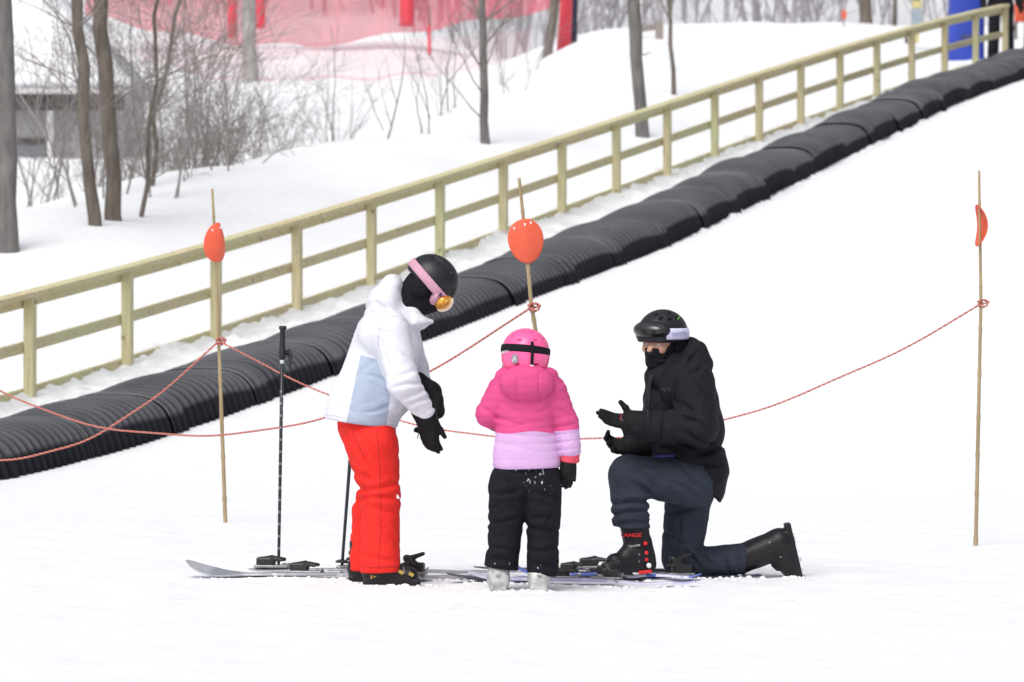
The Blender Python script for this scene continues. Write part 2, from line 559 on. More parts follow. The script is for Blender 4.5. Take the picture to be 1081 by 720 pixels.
fx, fy = xy(0, 0)
fence = thing('wooden_fence', (fx, fy, float(z0(0))), 'long pale wooden rail fence with square posts climbing beside the black pipe', 'fence')
def fpt(u, v, dz):
    """dz metres above the snow line of the fence, following the rail"""
    x, y = xy(u, v)
    n = np.interp(u, POST_U, POST_TOP) if POST_U[0] <= u <= POST_U[-1] else np.interp(u, POST_U, POST_TOP) + (u - (POST_U[0] if u < 0 else POST_U[-1])) * (0.085 if u < 0 else 0.07)
    return np.array((x, y, float(n) - 0.86 + dz))
allu = [POST_U[0] - 2.06 * k for k in (3, 2, 1)] + POST_U
fd3 = np.array((FD[0], FD[1], 0)); fn3 = np.array((FN[0], FN[1], 0))
R1 = random.Random(5)
for i, u in enumerate(allu):
    last = i == len(allu) - 1
    c = fpt(u, 0, 0); h0, h1 = -0.35, 0.83
    hw = 0.042
    lean = fd3 * R1.uniform(-0.006, 0.006)
    MB().box(c + np.array((0, 0, (h0 + h1) / 2)), fd3 * hw, fn3 * hw, np.array((0, 0, (h1 - h0) / 2)) + lean).build('post', M_fpost, fence, bevel=0.006)
for i in range(0, len(allu) - 1):
    a, b_ = allu[i], allu[i + 1]
    g = 0.004
    # cap rail lies on the posts, the two others are nailed to the far side
    MB().bar(fpt(a + g, 0, 0.856), fpt(b_ - g, 0, 0.856), 0.135, 0.042).build('cap_rail', M_fence, fence, bevel=0.004)
    MB().bar(fpt(a + g, 0.064, 0.785), fpt(b_ - g, 0.064, 0.785), 0.038, 0.085).build('top_rail', M_fence, fence, bevel=0.004)
    MB().bar(fpt(a + g, 0.064, 0.43), fpt(b_ - g, 0.064, 0.43), 0.038, 0.088).build('middle_rail', M_fence, fence, bevel=0.004)
    MB().bar(fpt(a + g, 0.064, 0.055), fpt(b_ - g, 0.064, 0.055), 0.038, 0.10).build('bottom_rail', M_fence, fence, bevel=0.004)

# ------------------------------------------------------------------ corrugated black pipe over the carpet lift
def m_plastic_pipe():
    b = NB('black_corrugated_plastic')
    dust = b.ramp(b.noise(1.3, 5, rough=0.65), [(0.35, (0.009, 0.010, 0.014)), (0.75, (0.030, 0.032, 0.041))])
    fro = b.ramp(b.noise(40, 4, rough=0.7), [(0.60, (0, 0, 0)), (0.85, (0.10,) * 3)])
    col = b.mix(fro, dust, (0.45, 0.46, 0.5))
    crest_light = b.math('MULTIPLY', b.attr('rib'), b.ramp(b.noise(1.7, 4), [(0.3, (0.55,) * 3), (0.7, (1,) * 3)]))
    col = b.mix(crest_light, col, (0.16, 0.165, 0.18))          # sky highlights on the rib crests, painted into the colour
    sk = b.attr('skirt')                                   # the foot of the sections is darker and duller
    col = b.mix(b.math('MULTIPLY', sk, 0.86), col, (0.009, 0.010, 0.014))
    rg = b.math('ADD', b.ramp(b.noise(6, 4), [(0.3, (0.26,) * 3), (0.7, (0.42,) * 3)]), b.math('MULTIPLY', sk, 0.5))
    q = b.bsdf(col, rg, b.bump(b.noise(30, 3), 0.05, 0.01))
    b.l(b.math('SUBTRACT', 0.5, b.math('MULTIPLY', sk, 0.42)), q.inputs['Specular IOR Level'])
    return b.mat
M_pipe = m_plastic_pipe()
def TV(u):                                          # distance of the pipe's axis in front of the fence
    return float(np.interp(u, [-9, 8, 13, 20, 30, 40], [-1.56, -1.46, -1.42, -1.15, -0.77, -0.73]))
tx, ty = xy(0, TV(0))
pipe = thing('pipe_tunnel', (tx, ty, float(z0(0))), 'long black corrugated pipe tunnel of overlapping half round sections lying up the slope', 'pipe tunnel')
def PW(u): return float(np.interp(u, [-9, 10, 22, 40], [0.40, 0.40, 0.35, 0.34]))
def PH(u): return float(np.interp(u, [-9, 10, 20, 34], [0.305, 0.29, 0.275, 0.265]))
def arch(t):
    """outline of the half pipe, t 0..1 from the far foot to the near foot: steep sides and a round top"""
    a = math.pi * (1 - t)
    ca, sa = math.cos(a), math.sin(a)
    e = 0.66
    return (math.copysign(abs(ca) ** e, ca), abs(sa) ** e)
def section(u0, u1, lift, hump, grow, seed, corr=True):
    rnd = random.Random(seed)
    pitch = 0.135
    nc = max(2, int(round((u1 - u0) / pitch)))
    nu = nc * 8
    na = 26
    tw = rnd.uniform(-0.012, 0.012); sk = rnd.uniform(-0.03, 0.03)
    rings = []; wr_ = []; sk_ = []
    for i in range(nu + 1):
        s = i / nu
        u = u0 + (u1 - u0) * s
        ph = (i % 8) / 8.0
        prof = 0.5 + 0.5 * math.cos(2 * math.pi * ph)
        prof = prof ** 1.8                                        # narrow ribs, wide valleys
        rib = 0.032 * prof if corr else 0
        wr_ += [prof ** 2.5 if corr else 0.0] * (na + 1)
        g = 1 + grow + hump * math.sin(math.pi * s) * 0.6
        ring = []
        for k in range(na + 1):
            ax_, az_ = arch(k / na)
            flare = 1 + 0.10 * (1 - az_) ** 2
            vv = TV(u) + sk * (s - .5) - ax_ * (PW(u) * g + rib) * flare * -1
            x, y = xy(u, vv)
            z = float(np.interp(u, POST_U, POST_TOP) - 0.86 if POST_U[0] <= u <= POST_U[-1] else z0(u)) + lift + hump * math.sin(math.pi * s) + tw * (s - 0.5) - 0.07 + az_ * (PH(u) * g + rib) + 0.03
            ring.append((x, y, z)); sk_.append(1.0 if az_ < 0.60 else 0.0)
        rings.append(ring)
    n = na + 1
    vs = [p for r in rings for p in r]
    fs = [(i * n + k, i * n + k + 1, (i + 1) * n + k + 1, (i + 1) * n + k) for i in range(nu) for k in range(na)]
    return vs, fs, (wr_, sk_)
def drift(u, q):
    """snow banked against the near foot of the sections; q runs 0..1 across it"""
    l = 0.03 * sn(u, q * .3, 0 * u, 4, 5) + 0.022 * sn(u, q * .3, 0 * u, 13, 6) + 0.012 * sn(u, q * .5, 0 * u, 31, 7)
    return z0(u) - 0.05 + np.sin(math.pi * np.clip(q, 0, 1)) * (0.040 + 0.6 * l)
def drift_xy(u, q):
    tv = np.interp(u, [-9, 8, 13, 20, 30, 40], [-1.56, -1.46, -1.42, -1.15, -0.77, -0.73])
    return xy(u, tv - np.interp(u, [-9, 10, 22, 40], [0.40, 0.40, 0.35, 0.34]) - 0.16 + 0.20 * q)
tag(sheet('snow_drift', np.arange(-9, 43, 0.05), np.linspace(0, 1, 7), drift, M_snow, swap=drift_xy), kind='structure')
R2 = random.Random(11)
u = -9.0; k = 0
while u < 44:
    L = R2.choice([1.75, 1.9, 2.05, 1.6]) * (1.0 if u < 14 else 0.9)
    vs, fs, at_ = section(u, u + L, R2.uniform(-0.015, 0.02) * (1 if u < 12 else 1.6), R2.uniform(0.012, 0.042) + (0.010 if u > 12 else 0), R2.uniform(-0.06, 0.01), k)
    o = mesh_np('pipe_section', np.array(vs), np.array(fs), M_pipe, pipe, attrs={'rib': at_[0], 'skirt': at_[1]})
    sm = o.modifiers.new('thickness', 'SOLIDIFY'); sm.thickness = 0.012; sm.offset = -1
    if R2.random() < 0.8:
        mb = MB(); vs, fs, at_ = section(u + L - 0.12, u + L + 0.17, 0.0, 0.0, 0.045, k + 77)
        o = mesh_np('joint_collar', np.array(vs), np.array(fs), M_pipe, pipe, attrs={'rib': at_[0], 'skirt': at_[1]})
        sm = o.modifiers.new('thickness', 'SOLIDIFY'); sm.thickness = 0.012; sm.offset = -1
    u += L; k += 1

# ------------------------------------------------------------------ behind the fence: trees, shrubs, cabin, netting
def gpt(px, Y, dz=0.0):
    """ground point in column px of the photograph at distance Y"""
    x = (px - CX) / FPX * Y
    return np.array((x, Y, float(ground(x, Y)) + dz))
def m_bark(name, c1, c2, bump=0.6):
    b = NB(name)
    g = b.noise(14, 7, b.stretch(1, 1, 0.18), 0.68)
    s = b.noise(3, 4)
    col = b.ramp(g, [(0.3, c1), (0.7, c2)])
    col = b.mix(b.ramp(s, [(0.5, (0, 0, 0)), (0.75, (0.45,) * 3)]), col, tuple(np.array(c2) * 1.35))
    b.bsdf(col, 0.9, b.bump(g, bump, 0.02))
    return b.mat
M_bark = m_bark('brown_bark', (0.075, 0.062, 0.052), (0.19, 0.165, 0.14))
M_bark2 = m_bark('grey_bark', (0.085, 0.080, 0.080), (0.20, 0.19, 0.185))
M_bark3 = m_bark('pale_bark', (0.26, 0.255, 0.25), (0.42, 0.41, 0.40))
M_twig = m_bark('twig_bark', (0.15, 0.135, 0.128), (0.28, 0.255, 0.24), 0.2)
M_twigpale = m_bark('pale_twig_bark', (0.20, 0.185, 0.185), (0.34, 0.32, 0.32), 0.2)

def grow(mb, p, d, L, r, rnd, depth, droop=0.0, n=4, spread=0.7, kids=(2, 4), wob=0.12, mi=0, rmin=0.0018):
    """one bare branch with its side twigs"""
    m = 5
    pts, rad = [np.array(p, float)], [r]
    dd = unit(d)
    for i in range(m):
        dd = unit(dd + np.array((rnd.gauss(0, wob), rnd.gauss(0, wob), rnd.gauss(0, wob * 0.7) - droop)))
        pts.append(pts[-1] + dd * L / m)
        rad.append(max(r * (1 - 0.75 * (i + 1) / m), rmin))
    mb.tube(pts, rad, n, mi, caps=False)
    if depth <= 0: return
    for _ in range(rnd.randint(*kids)):
        i = rnd.randint(1, m)
        t = unit(pts[i] - pts[i - 1])
        a = unit(np.cross(t, (rnd.gauss(0, 1), rnd.gauss(0, 1), rnd.gauss(0, 1))))
        s = rnd.uniform(0.5, 1.2) * spread
        grow(mb, pts[i], unit(t + a * s + np.array((0, 0, 0.12))), L * rnd.uniform(0.38, 0.65), max(rad[i] * rnd.uniform(0.45, 0.7), rmin), rnd, depth - 1, droop, 3 if depth < 2 else n, spread, kids, wob * 1.15, mi, rmin)

def trunk_mesh(base, top, r0, r1, rnd, n=12, wob=0.03, m=14):
    mb = MB()
    base, top = np.asarray(base, float), np.asarray(top, float)
    pts, rad = [], []
    for i in range(m + 1):
        t = i / m
        pts.append(base + (top - base) * t + np.array((rnd.gauss(0, wob), rnd.gauss(0, wob), 0)) * (0 < i))
        rad.append((r0 + (r1 - r0) * t) * rnd.uniform(0.95, 1.06) * (1 + 0.25 * max(0, 1 - t * m / 1.5)))
    mb.tube(pts, rad, n, caps=True)
    return mb, pts, rad

def tree(px, Y, top_px, H, r0, r1, label, bark, seed, limbs=0, limb_len=1.5, limb_h=(0.2, 1.0), depth=3, sink=0.3, spread=0.8, up=0.5, kids=(2, 4), name='bare_tree', wob=0.03, group=None, twig=None, lr=0.35):
    rnd = random.Random(seed)
    b = gpt(px, Y)
    root = thing(name, b, label, 'tree', group)
    dx = (top_px - px) / FPX * Y
    mb, pts, rad = trunk_mesh(b - np.array((0, 0, sink)), b + np.array((dx * 1.6, 0, H * 1.6)), r0, max(0.012, r0 + (r1 - r0) * 1.6), rnd, wob=wob)
    mb.build('trunk', bark, root)
    if limbs:
        cr = MB()
        for _ in range(limbs):
            t = rnd.uniform(*limb_h) * 1.15; i = min(len(pts) - 1, int(t / 1.6 * (len(pts) - 1) + 0.5))
            a = rnd.uniform(0, 6.283)
            d = (math.cos(a), math.sin(a), up + rnd.uniform(-0.25, 0.3))
            grow(cr, pts[i], d, limb_len * rnd.uniform(0.6, 1.2) * (1.15 - 0.5 * t), rad[i] * lr, rnd, depth, 0.0, 5, spread, kids)
        cr.build('crown', twig or M_twig, root)
    return root

def shrub(px, Y, stems, H, r, label, seed, group, mat=M_twig, spread=0.35, depth=2, kids=(2, 4), width=0.22, lean=0.0, cat='shrub', name='bare_shrub'):
    rnd = random.Random(seed)
    b = gpt(px, Y)
    root = thing(name, b, label, cat, group)
    mb = MB()
    for _ in range(stems):
        a = rnd.uniform(0, 6.283); q = rnd.uniform(0, width)
        s = np.array((b[0] + q * math.cos(a), b[1] + q * math.sin(a), 0)); s[2] = float(ground(s[0], s[1])) - 0.12
        d = (math.cos(a) * spread * rnd.random() + lean, math.sin(a) * spread * rnd.random(), 1)
        grow(mb, s, d, H * rnd.uniform(0.6, 1.05), r * rnd.uniform(0.6, 1.1), rnd, depth, 0, 4, 0.75, kids)
        if stems <= 4:
            mb.build('stem', mat, root); mb = MB()
    if stems > 4: mb.build('branches', mat, root)
    return root

# --- trees standing on the snow bank (column, distance, column of the top, height, radii)
tree(9, 50.0, 3, 3.2, 0.098, 0.088, 'thick straight grey trunk at the left edge in front of the cabin', M_bark2, 1, wob=0.006)
tree(101, 51.5, 75, 3.0, 0.060, 0.056, 'slimmer left trunk of the two brown trees before the cabin, leaning left', M_bark, 2, 12, 1.4, (0.3, 1), wob=0.012, depth=3, lr=0.17, up=0.7)
tree(123, 52.3, 101, 3.0, 0.082, 0.066, 'thicker right trunk of the two brown trees before the cabin', M_bark, 3, 14, 1.5, (0.3, 1), wob=0.012, depth=3, lr=0.14, up=0.7)
tree(146, 53.2, 172, 2.7, 0.024, 0.012, 'thin crooked tree just right of the two brown trunks', M_bark, 4, 14, 1.3, (0.15, 1), wob=0.03, depth=3)
tree(155, 56.5, 200, 2.9, 0.028, 0.012, 'thin tree leaning right beside the crooked thin one', M_bark, 44, 14, 1.2, (0.2, 1), wob=0.03, depth=3)
tree(264, 108, 263, 3.2, 0.15, 0.13, 'pale grey trunk standing under the pink netting', M_bark3, 5, wob=0.01)
tree(513, 62.6, 508, 2.3, 0.055, 0.036, 'small bare tree with rising branches alone on the snow bank', M_bark2, 6, 22, 1.15, (0.15, 0.95), depth=2, spread=0.5, up=0.95, kids=(2, 3), wob=0.008, lr=0.2)
tree(679, 65.6, 665, 2.6, 0.082, 0.074, 'thick dark grey trunk with broken stubs right behind the fence', M_bark2, 7, 7, 0.30, (0.3, 0.98), depth=0, wob=0.008, up=0.0, lr=0.22)
tree(713, 70.5, 700, 2.6, 0.032, 0.016, 'slender forked young tree right of the thick dark trunk', M_bark, 8, 16, 1.5, (0.25, 1.0), depth=2, up=1.0, spread=0.6, wob=0.012, lr=0.6)
tree(574, 90, 592, 1.6, 0.085, 0.075, 'short leaning brown trunk beside the red padded post', M_bark, 9, wob=0.008)
tree(918, 116, 905, 3.2, 0.14, 0.12, 'dark trunk at the edge of the wood above the ridge', M_bark, 10, wob=0.01)
tree(944, 112, 947, 3.2, 0.05, 0.04, 'thin dark trunk just right of the wood edge trunk', M_bark, 12, 6, 1.4, wob=0.01, depth=2)
tree(966, 118, 968, 3.2, 0.09, 0.07, 'brownish trunk behind the top end of the fence', M_bark, 13, wob=0.01)

# --- shrubs along the back of the bank
G1 = 'bare shrubs behind the snow bank'
L1 = 'tangled leafless brown shrub growing behind the snow bank near the cabin'
rs = random.Random(21)
for i in range(26):
    px = rs.uniform(15, 245); Y = rs.uniform(55.5, 66)
    if px < 128 and i % 3 == 0: continue
    shrub(px, Y, rs.randint(3, 6), rs.uniform(0.8, 1.7) * (1.0 if px < 170 else 0.8), 0.0085, L1, 100 + i, G1, spread=0.9, depth=3, kids=(2, 4))
for i, px in enumerate((28, 45, 62, 84, 92, 112, 132, 160, 168, 178, 190, 204, 216, 236)):
    shrub(px, rs.uniform(53.5, 62), rs.randint(1, 3), rs.uniform(2.0, 3.0), 0.014, 'tall thin leafless sapling among the shrubs by the cabin', 400 + i, 'tall saplings by the cabin', mat=M_twig if i % 3 else M_twigpale, spread=0.35, depth=3, kids=(3, 5), width=0.2, name='bare_sapling')
G2 = 'thin saplings behind the snow bank'
L2 = 'thin grey leafless sapling clump in the snow below the pink netting'
for i, px in enumerate((288, 300, 318, 335, 352, 376, 402, 420, 446, 458, 474, 226, 252)):
    shrub(px, rs.uniform(63, 74), rs.randint(1, 3), rs.uniform(1.3, 2.0), 0.013, L2, 200 + i, G2, mat=M_twigpale if i % 2 else M_twig, spread=0.3, depth=2, kids=(2, 3), width=0.15)
G3 = 'leafless shrubs on the open snow'
for i, (px, Y, H) in enumerate(((470, 70, 0.9), (548, 72, 1.1), (560, 85, 1.4), (528, 88, 1.3))):
    shrub(px, Y, 3, H, 0.009, 'spindly leafless shrub around the small bare tree on the bank', 260 + i, G3, mat=M_twigpale, spread=0.8, depth=2)
for i, px in enumerate((262, 276, 286, 296, 308, 322, 340, 360)):
    shrub(px, rs.uniform(64, 70), 5, rs.uniform(0.7, 1.3), 0.0075, 'pale tangled leafless brush on the bank below the pink netting', 500 + i, 'pale brush below the netting', mat=M_twigpale, spread=0.8, depth=3, kids=(2, 3))
for i in range(8):
    shrub(165 + i * 14 + rs.uniform(-6, 6), rs.uniform(58, 64), 6, rs.uniform(0.6, 1.0), 0.010, 'low dense leafless bush at the right end of the thicket', 300 + i, 'low bushes right of the thicket', spread=0.9, depth=3, kids=(3, 4))

# --- far wood on the hillside behind everything: one mass
def wood(name, n, xr, yr, Hr, seed, mat, rr=(0.02, 0.05)):
    rnd = random.Random(seed); mb = MB()
    for _ in range(n):
        Y = rnd.uniform(*yr); x = rnd.uniform(*xr) * Y
        z = float(ground(x, Y)) - 0.2
        H = rnd.uniform(*Hr); r = rnd.uniform(*rr)
        p0 = np.array((x, Y, z)); lean = np.array((rnd.gauss(0, .12), rnd.gauss(0, .1), 1))
        grow(mb, p0, lean, H, r, rnd, 2, 0, 3, 0.8, (3, 5), 0.1, 0, 0.012)
    o = mb.build(name, mat)
    return o
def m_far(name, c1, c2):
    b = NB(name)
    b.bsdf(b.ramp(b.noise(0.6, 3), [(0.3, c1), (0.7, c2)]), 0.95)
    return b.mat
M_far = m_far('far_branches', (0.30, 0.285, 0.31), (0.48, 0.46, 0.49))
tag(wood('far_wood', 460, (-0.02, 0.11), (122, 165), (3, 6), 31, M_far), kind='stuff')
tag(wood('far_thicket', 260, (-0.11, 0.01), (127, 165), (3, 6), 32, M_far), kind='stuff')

# --- cabin in the hollow at the left
M_siding = m_plain('grey_siding', (0.42, 0.41, 0.43), 0.8, 0.12, 3)
M_trim = m_plain('white_trim', (0.62, 0.62, 0.63), 0.7, 0.05)
M_darkwood = m_plain('dark_weathered_wood', (0.10, 0.085, 0.08), 0.85, 0.2, 5)
M_glass = NB('window_glass'); M_glass.bsdf((0.25, 0.28, 0.31), 0.12); M_glass = M_glass.mat
HY = 88.0
def hp(px, py, Y=HY): return P(px, py, Y)
hr = hp(132, 205); hl_x = hr[0] - 7.5
hb = 1.7
cabin = thing('cabin', (hr[0] - 3.5, HY, hb), 'grey wooden cabin with snowy roof behind the bare trees', 'cabin')
ez = hp(0, 95)[2]
MB().box(((hl_x + hr[0]) / 2, HY + 2.2, (hb + ez) / 2), (3.75, 0, 0), (0, 2.2, 0), (0, 0, (ez - hb) / 2)).build('wall', M_siding, cabin, bevel=0.01)
rz = hp(0, -35)[2]
mb = MB()
x0, x1 = hl_x - .3, hr[0] + 0.12
mb.loft([[(x0, HY - 0.75, ez - 0.06), (x0, HY - .75, ez + 0.03), (x0 + .0, HY + 2.2, rz), (x0, HY + 5.1, ez + 0.03), (x0, HY + 5.1, ez - .06)],
         [(x1, HY - 0.75, ez - 0.06), (x1, HY - .75, ez + 0.03), (x1 - 1.9, HY + 2.2, rz), (x1, HY + 5.1, ez + 0.03), (x1, HY + 5.1, ez - .06)]], smooth=False)
roof = mb.build('roof', M_siding, cabin)
mb = MB()
mb.loft([[(x, HY - 0.78, ez + 0.032), (x, HY - .80, ez + 0.16), (min(x, x1 - 1.88), HY + 2.2, rz + 0.22), (x, HY + 5.1, ez + 0.16), (x, HY + 5.1, ez + .035), (min(x, x1 - 1.9), HY + 2.2, rz + 0.004)] for x in np.linspace(x0 + 0.03, x1 + 0.02, 12)], smooth=True)
mb.build('roof_snow', M_snow, roof)
MB().box(((x0 + x1) / 2, HY - 0.775, ez - 0.035), ((x1 - x0) / 2, 0, 0), (0, 0.02, 0), (0, 0, 0.045)).build('fascia', M_trim, roof)
MB().box(((x0 + x1) / 2, HY - 0.40, ez - 0.22), ((x1 - x0) / 2 - 0.1, 0, 0), (0, 0.06, 0), (0, 0, 0.13)).build('porch_beam', M_darkwood, cabin)
for px in (-30, 53, 127):
    c = hp(px, 150, HY - 0.4)
    MB().box((c[0], HY - 0.40, (hb + ez - 0.35) / 2), (0.05, 0, 0), (0, 0.05, 0), (0, 0, (ez - 0.35 - hb) / 2)).build('porch_post', M_trim if px == 53 else M_siding, cabin, bevel=0.005)
wc = hp(32, 178)
wn = thing('tmp', (0, 0, 0), None, None); bpy.data.objects.remove(wn)
fr = MB()
for sx in (-1, 1): fr.box((wc[0] + sx * 0.31, HY - 0.02, wc[2]), (0.055, 0, 0), (0, 0.04, 0), (0, 0, 0.50))
for sz in (-1, 1): fr.box((wc[0], HY - 0.022, wc[2] + sz * 0.45), (0.255, 0, 0), (0, 0.04, 0), (0, 0, 0.05))
win = fr.build('window', M_darkwood, cabin)
MB().box((wc[0], HY - 0.012, wc[2]), (0.25, 0, 0), (0, 0.01, 0), (0, 0, 0.40)).build('pane', M_glass, win)
mb = MB()
rz0 = hp(0, 207)[2]
xa, xb = hl_x + 0.1, hp(122, 0)[0]
mb.box(((xa + xb) / 2, HY - 0.62, rz0 + 0.42), ((xb - xa) / 2, 0, 0), (0, 0.03, 0), (0, 0, 0.03))
mb.box(((xa + xb) / 2, HY - 0.62, rz0 - 0.28), ((xb - xa) / 2, 0, 0), (0, 0.03, 0), (0, 0, 0.03))
for x in np.arange(xa + 0.05, xb, 0.11):
    mb.box((x, HY - 0.62, rz0 + 0.07), (0.018, 0, 0), (0, 0.018, 0), (0, 0, 0.32))
mb.build('porch_railing', M_darkwood, cabin)
MB().box(((xa + xb) / 2, HY - 0.42, (hb + rz0 - 0.33) / 2), ((xb - xa) / 2 + .1, 0, 0), (0, 0.38, 0), (0, 0, (rz0 - 0.33 - hb) / 2 + 0.02)).build('porch_deck', M_darkwood, cabin)

# --- safety netting at the top of the run
def m_net(name, color, cover):
    b = NB(name)
    sp = b.n('ShaderNodeSeparateXYZ'); b.l(b.tc.outputs['Object'], sp.inputs[0])
    def bars(sock, pitch, wd):
        q = b.math('FRACT', b.math('MULTIPLY', sock, 1 / pitch))
        return b.math('LESS_THAN', q, wd)
    u_ = b.math('ADD', sp.outputs['X'], sp.outputs['Z']); v_ = b.math('SUBTRACT', sp.outputs['X'], sp.outputs['Z'])
    m = b.math('MAXIMUM', bars(u_, 0.05, cover), bars(v_, 0.05, cover))
    d = b.n('ShaderNodeBsdfPrincipled'); d.inputs['Roughness'].default_value = 0.6
    col = b.ramp(b.noise(0.5, 3), [(0.3, tuple(np.array(color) * 0.85)), (0.7, color)])
    b.l(col, d.inputs['Base Color'])
    tr = b.n('ShaderNodeBsdfTranslucent'); b.l(col, tr.inputs['Color'])
    m1 = b.n('ShaderNodeMixShader'); m1.inputs[0].default_value = 0.35; b.l(d.outputs[0], m1.inputs[1]); b.l(tr.outputs[0], m1.inputs[2])
    t = b.n('ShaderNodeBsdfTransparent')
    mx = b.n('ShaderNodeMixShader'); b.l(m, mx.inputs[0]); b.l(t.outputs[0], mx.inputs[1]); b.l(m1.outputs[0], mx.inputs[2])
    b.l(mx.outputs[0], b.out.inputs['Surface'])
    return b.mat
M_net = m_net('red_netting', (0.78, 0.085, 0.155), 0.36)
M_netlow = m_net('faded_netting', (0.78, 0.22, 0.28), 0.07)
M_red = m_plain('red_vinyl', (0.68, 0.05, 0.08), 0.5, 0.12, 4, 0.2, 12)
M_orange_fence = m_plain('orange_vinyl', (0.80, 0.13, 0.06), 0.6, 0.1, 4)
M_rope_edge = m_plain('red_edge_cord', (0.70, 0.03, 0.06), 0.6)
def net(name, cols, Y, tops, label, mat, seed):
    """cols: image columns, (foot row, top row) at each"""
    rnd = random.Random(seed)
    xs, rows = [], []
    pts_l, pts_h = [], []
    for px, (lo, hi) in zip(cols, tops):
        a = P(px, lo, Y); b_ = P(px, hi, Y)
        pts_l.append(a); pts_h.append(b_)
    root = thing(name, pts_l[len(pts_l) // 2], label, 'safety net')
    N = 60
    t = np.linspace(0, 1, N); k = np.linspace(0, 1, len(cols))
    L = np.stack([np.interp(t, k, [p[i] for p in pts_l]) for i in range(3)], 1)
    H = np.stack([np.interp(t, k, [p[i] for p in pts_h]) for i in range(3)], 1)
    M = 8
    rings = []
    for i in range(N):
        ring = []
        for j in range(M + 1):
            s = j / M
            p = L[i] * (1 - s) + H[i] * s
            p = p + np.array((0, 0.40 * math.sin(i * 0.9 + 1.5 * math.sin(i * .37)) * math.sin(math.pi * s) + 0.1 * math.sin(i * 2.3), 0.05 * math.sin(i * 0.55) * (1 - s)))
            ring.append(p)
        rings.append(ring)
    vs = [p for r in rings for p in r]
    fs = [(i * (M + 1) + j, (i + 1) * (M + 1) + j, (i + 1) * (M + 1) + j + 1, i * (M + 1) + j + 1) for i in range(N - 1) for j in range(M)]
    MB().add(vs, fs).build('mesh', mat, root)
    MB().tube([r[0] for r in rings], 0.007, 5).build('edge_cord', M_rope_edge, root)
    return root
net('safety_net', (90, 160, 245, 330, 430, 500, 590), 117, ((14, -60), (30, -60), (45, -60), (48, -60), (34, -60), (22, -60), (8, -60)), 'bright pink red safety netting hung across the top of the slope', M_net, 1)
net('safety_net', (150, 240, 330, 420, 500, 560), 108, ((62, 20), (84, 40), (84, 46), (80, 42), (76, 36), (60, 30)), 'faint faded pink netting strung below the bright red netting', M_netlow, 2)
def pad_post(px0, px1, y0, y1, Y, label, seed, side=None):
    """post wrapped in a red vinyl pad"""
    a = P((px0 + px1) / 2, y1, Y); b_ = P((px0 + px1) / 2, y0, Y); r = (px1 - px0) / 2 / FPX * Y
    root = thing('padded_post', a, label, 'padded post')
    rnd = random.Random(seed)
    n = 20; rings = []
    for i in range(9):
        t = i / 8; c = a + (b_ - a) * t
        rings.append([c + np.array((math.cos(q), math.sin(q), 0)) * r * (1 + 0.04 * math.sin(4 * q) + rnd.uniform(-0.02, 0.02)) for q in np.linspace(0, 2 * math.pi, n, endpoint=False)])
    MB().loft(rings).build('pad', M_red, root)
    MB().tube([a + np.array((0, 0, 0.02)), b_ + np.array((0, 0, 0.4))], r * 0.45, 10).build('post', M_darkwood, root)
    if side:
        MB().box((a + b_) / 2 + np.array((r * 1.12, 0.02, 0)), (r * 0.22, 0, 0), (0, r * 0.6, 0), (b_ - a) / 2 + np.array((-r * .0, 0, 0))).build('backing_board', side, root)
    return root
pad_post(240, 250, -40, 40, 115, 'narrow faded red pad left of the pale grey trunk', 1)
pad_post(270, 280, -40, 30, 114, 'bright red padded post right behind the pale grey trunk', 2)
pad_post(422, 437, -40, 28, 114, 'wide red padded post at the right part of the netting', 3)
pad_post(451.5, 455, 28, 58, 104, 'thin short red stake in the snow below the netting', 4)
M_navy = m_plain('navy_board', (0.03, 0.04, 0.09), 0.6)
# red sheet leaning against its post
a0, a1, b0, b1 = P(587, 66, 90.5), P(602, 60, 90.5), P(592, -40, 90.5), P(606, -40, 90.5)
rp = thing('padded_post', (a0 + a1) / 2, 'bright red pad with a dark back edge beside the leaning trunk', 'padded post')
mb = MB(); ring = []
for (l, r_) in ((a0, a1), ((a0 + b0) / 2 + np.array((.02, 0, 0)), (a1 + b1) / 2), (b0, b1)):
    c = (l + r_) / 2; hw = np.linalg.norm(r_ - l) / 2
    ring.append([c + np.array((hw * math.cos(q), 0.16 * math.sin(q), (r_ - l)[2] / 2 * math.cos(q))) for q in np.linspace(0, 2 * math.pi, 18, endpoint=False)])
mb.loft(ring).build('pad', M_red, rp)
c0, c1 = P(606, 57, 90.8), P(607, -40, 90.8)
MB().bar(c0 - np.array((0, 0, .3)), c1, 0.10, 0.16, (0, 1, 0)).build('post', M_navy, rp)

# --- timber frame behind the thick trunk
M_oldwood = m_plain('weathered_timber', (0.27, 0.24, 0.22), 0.85, 0.15, 6)
fr = thing('timber_frame', P(690, 60, 88), 'weathered timber post with cross beam behind the dark trunk', 'timber frame')
MB().bar(P(696, 62, 88), P(696, 22, 88), 0.13, 0.13, (0, 1, 0)).build('post', M_oldwood, fr, bevel=0.008)
MB().bar(P(672, 31, 88.14), P(700, 27, 88.14), 0.12, 0.11).build('beam', M_oldwood, fr, bevel=0.008)
MB().bar(P(674, 60, 88.5), P(674, -30, 88.5), 0.12, 0.12, (0, 1, 0)).build('white_post', M_trim, fr, bevel=0.008)

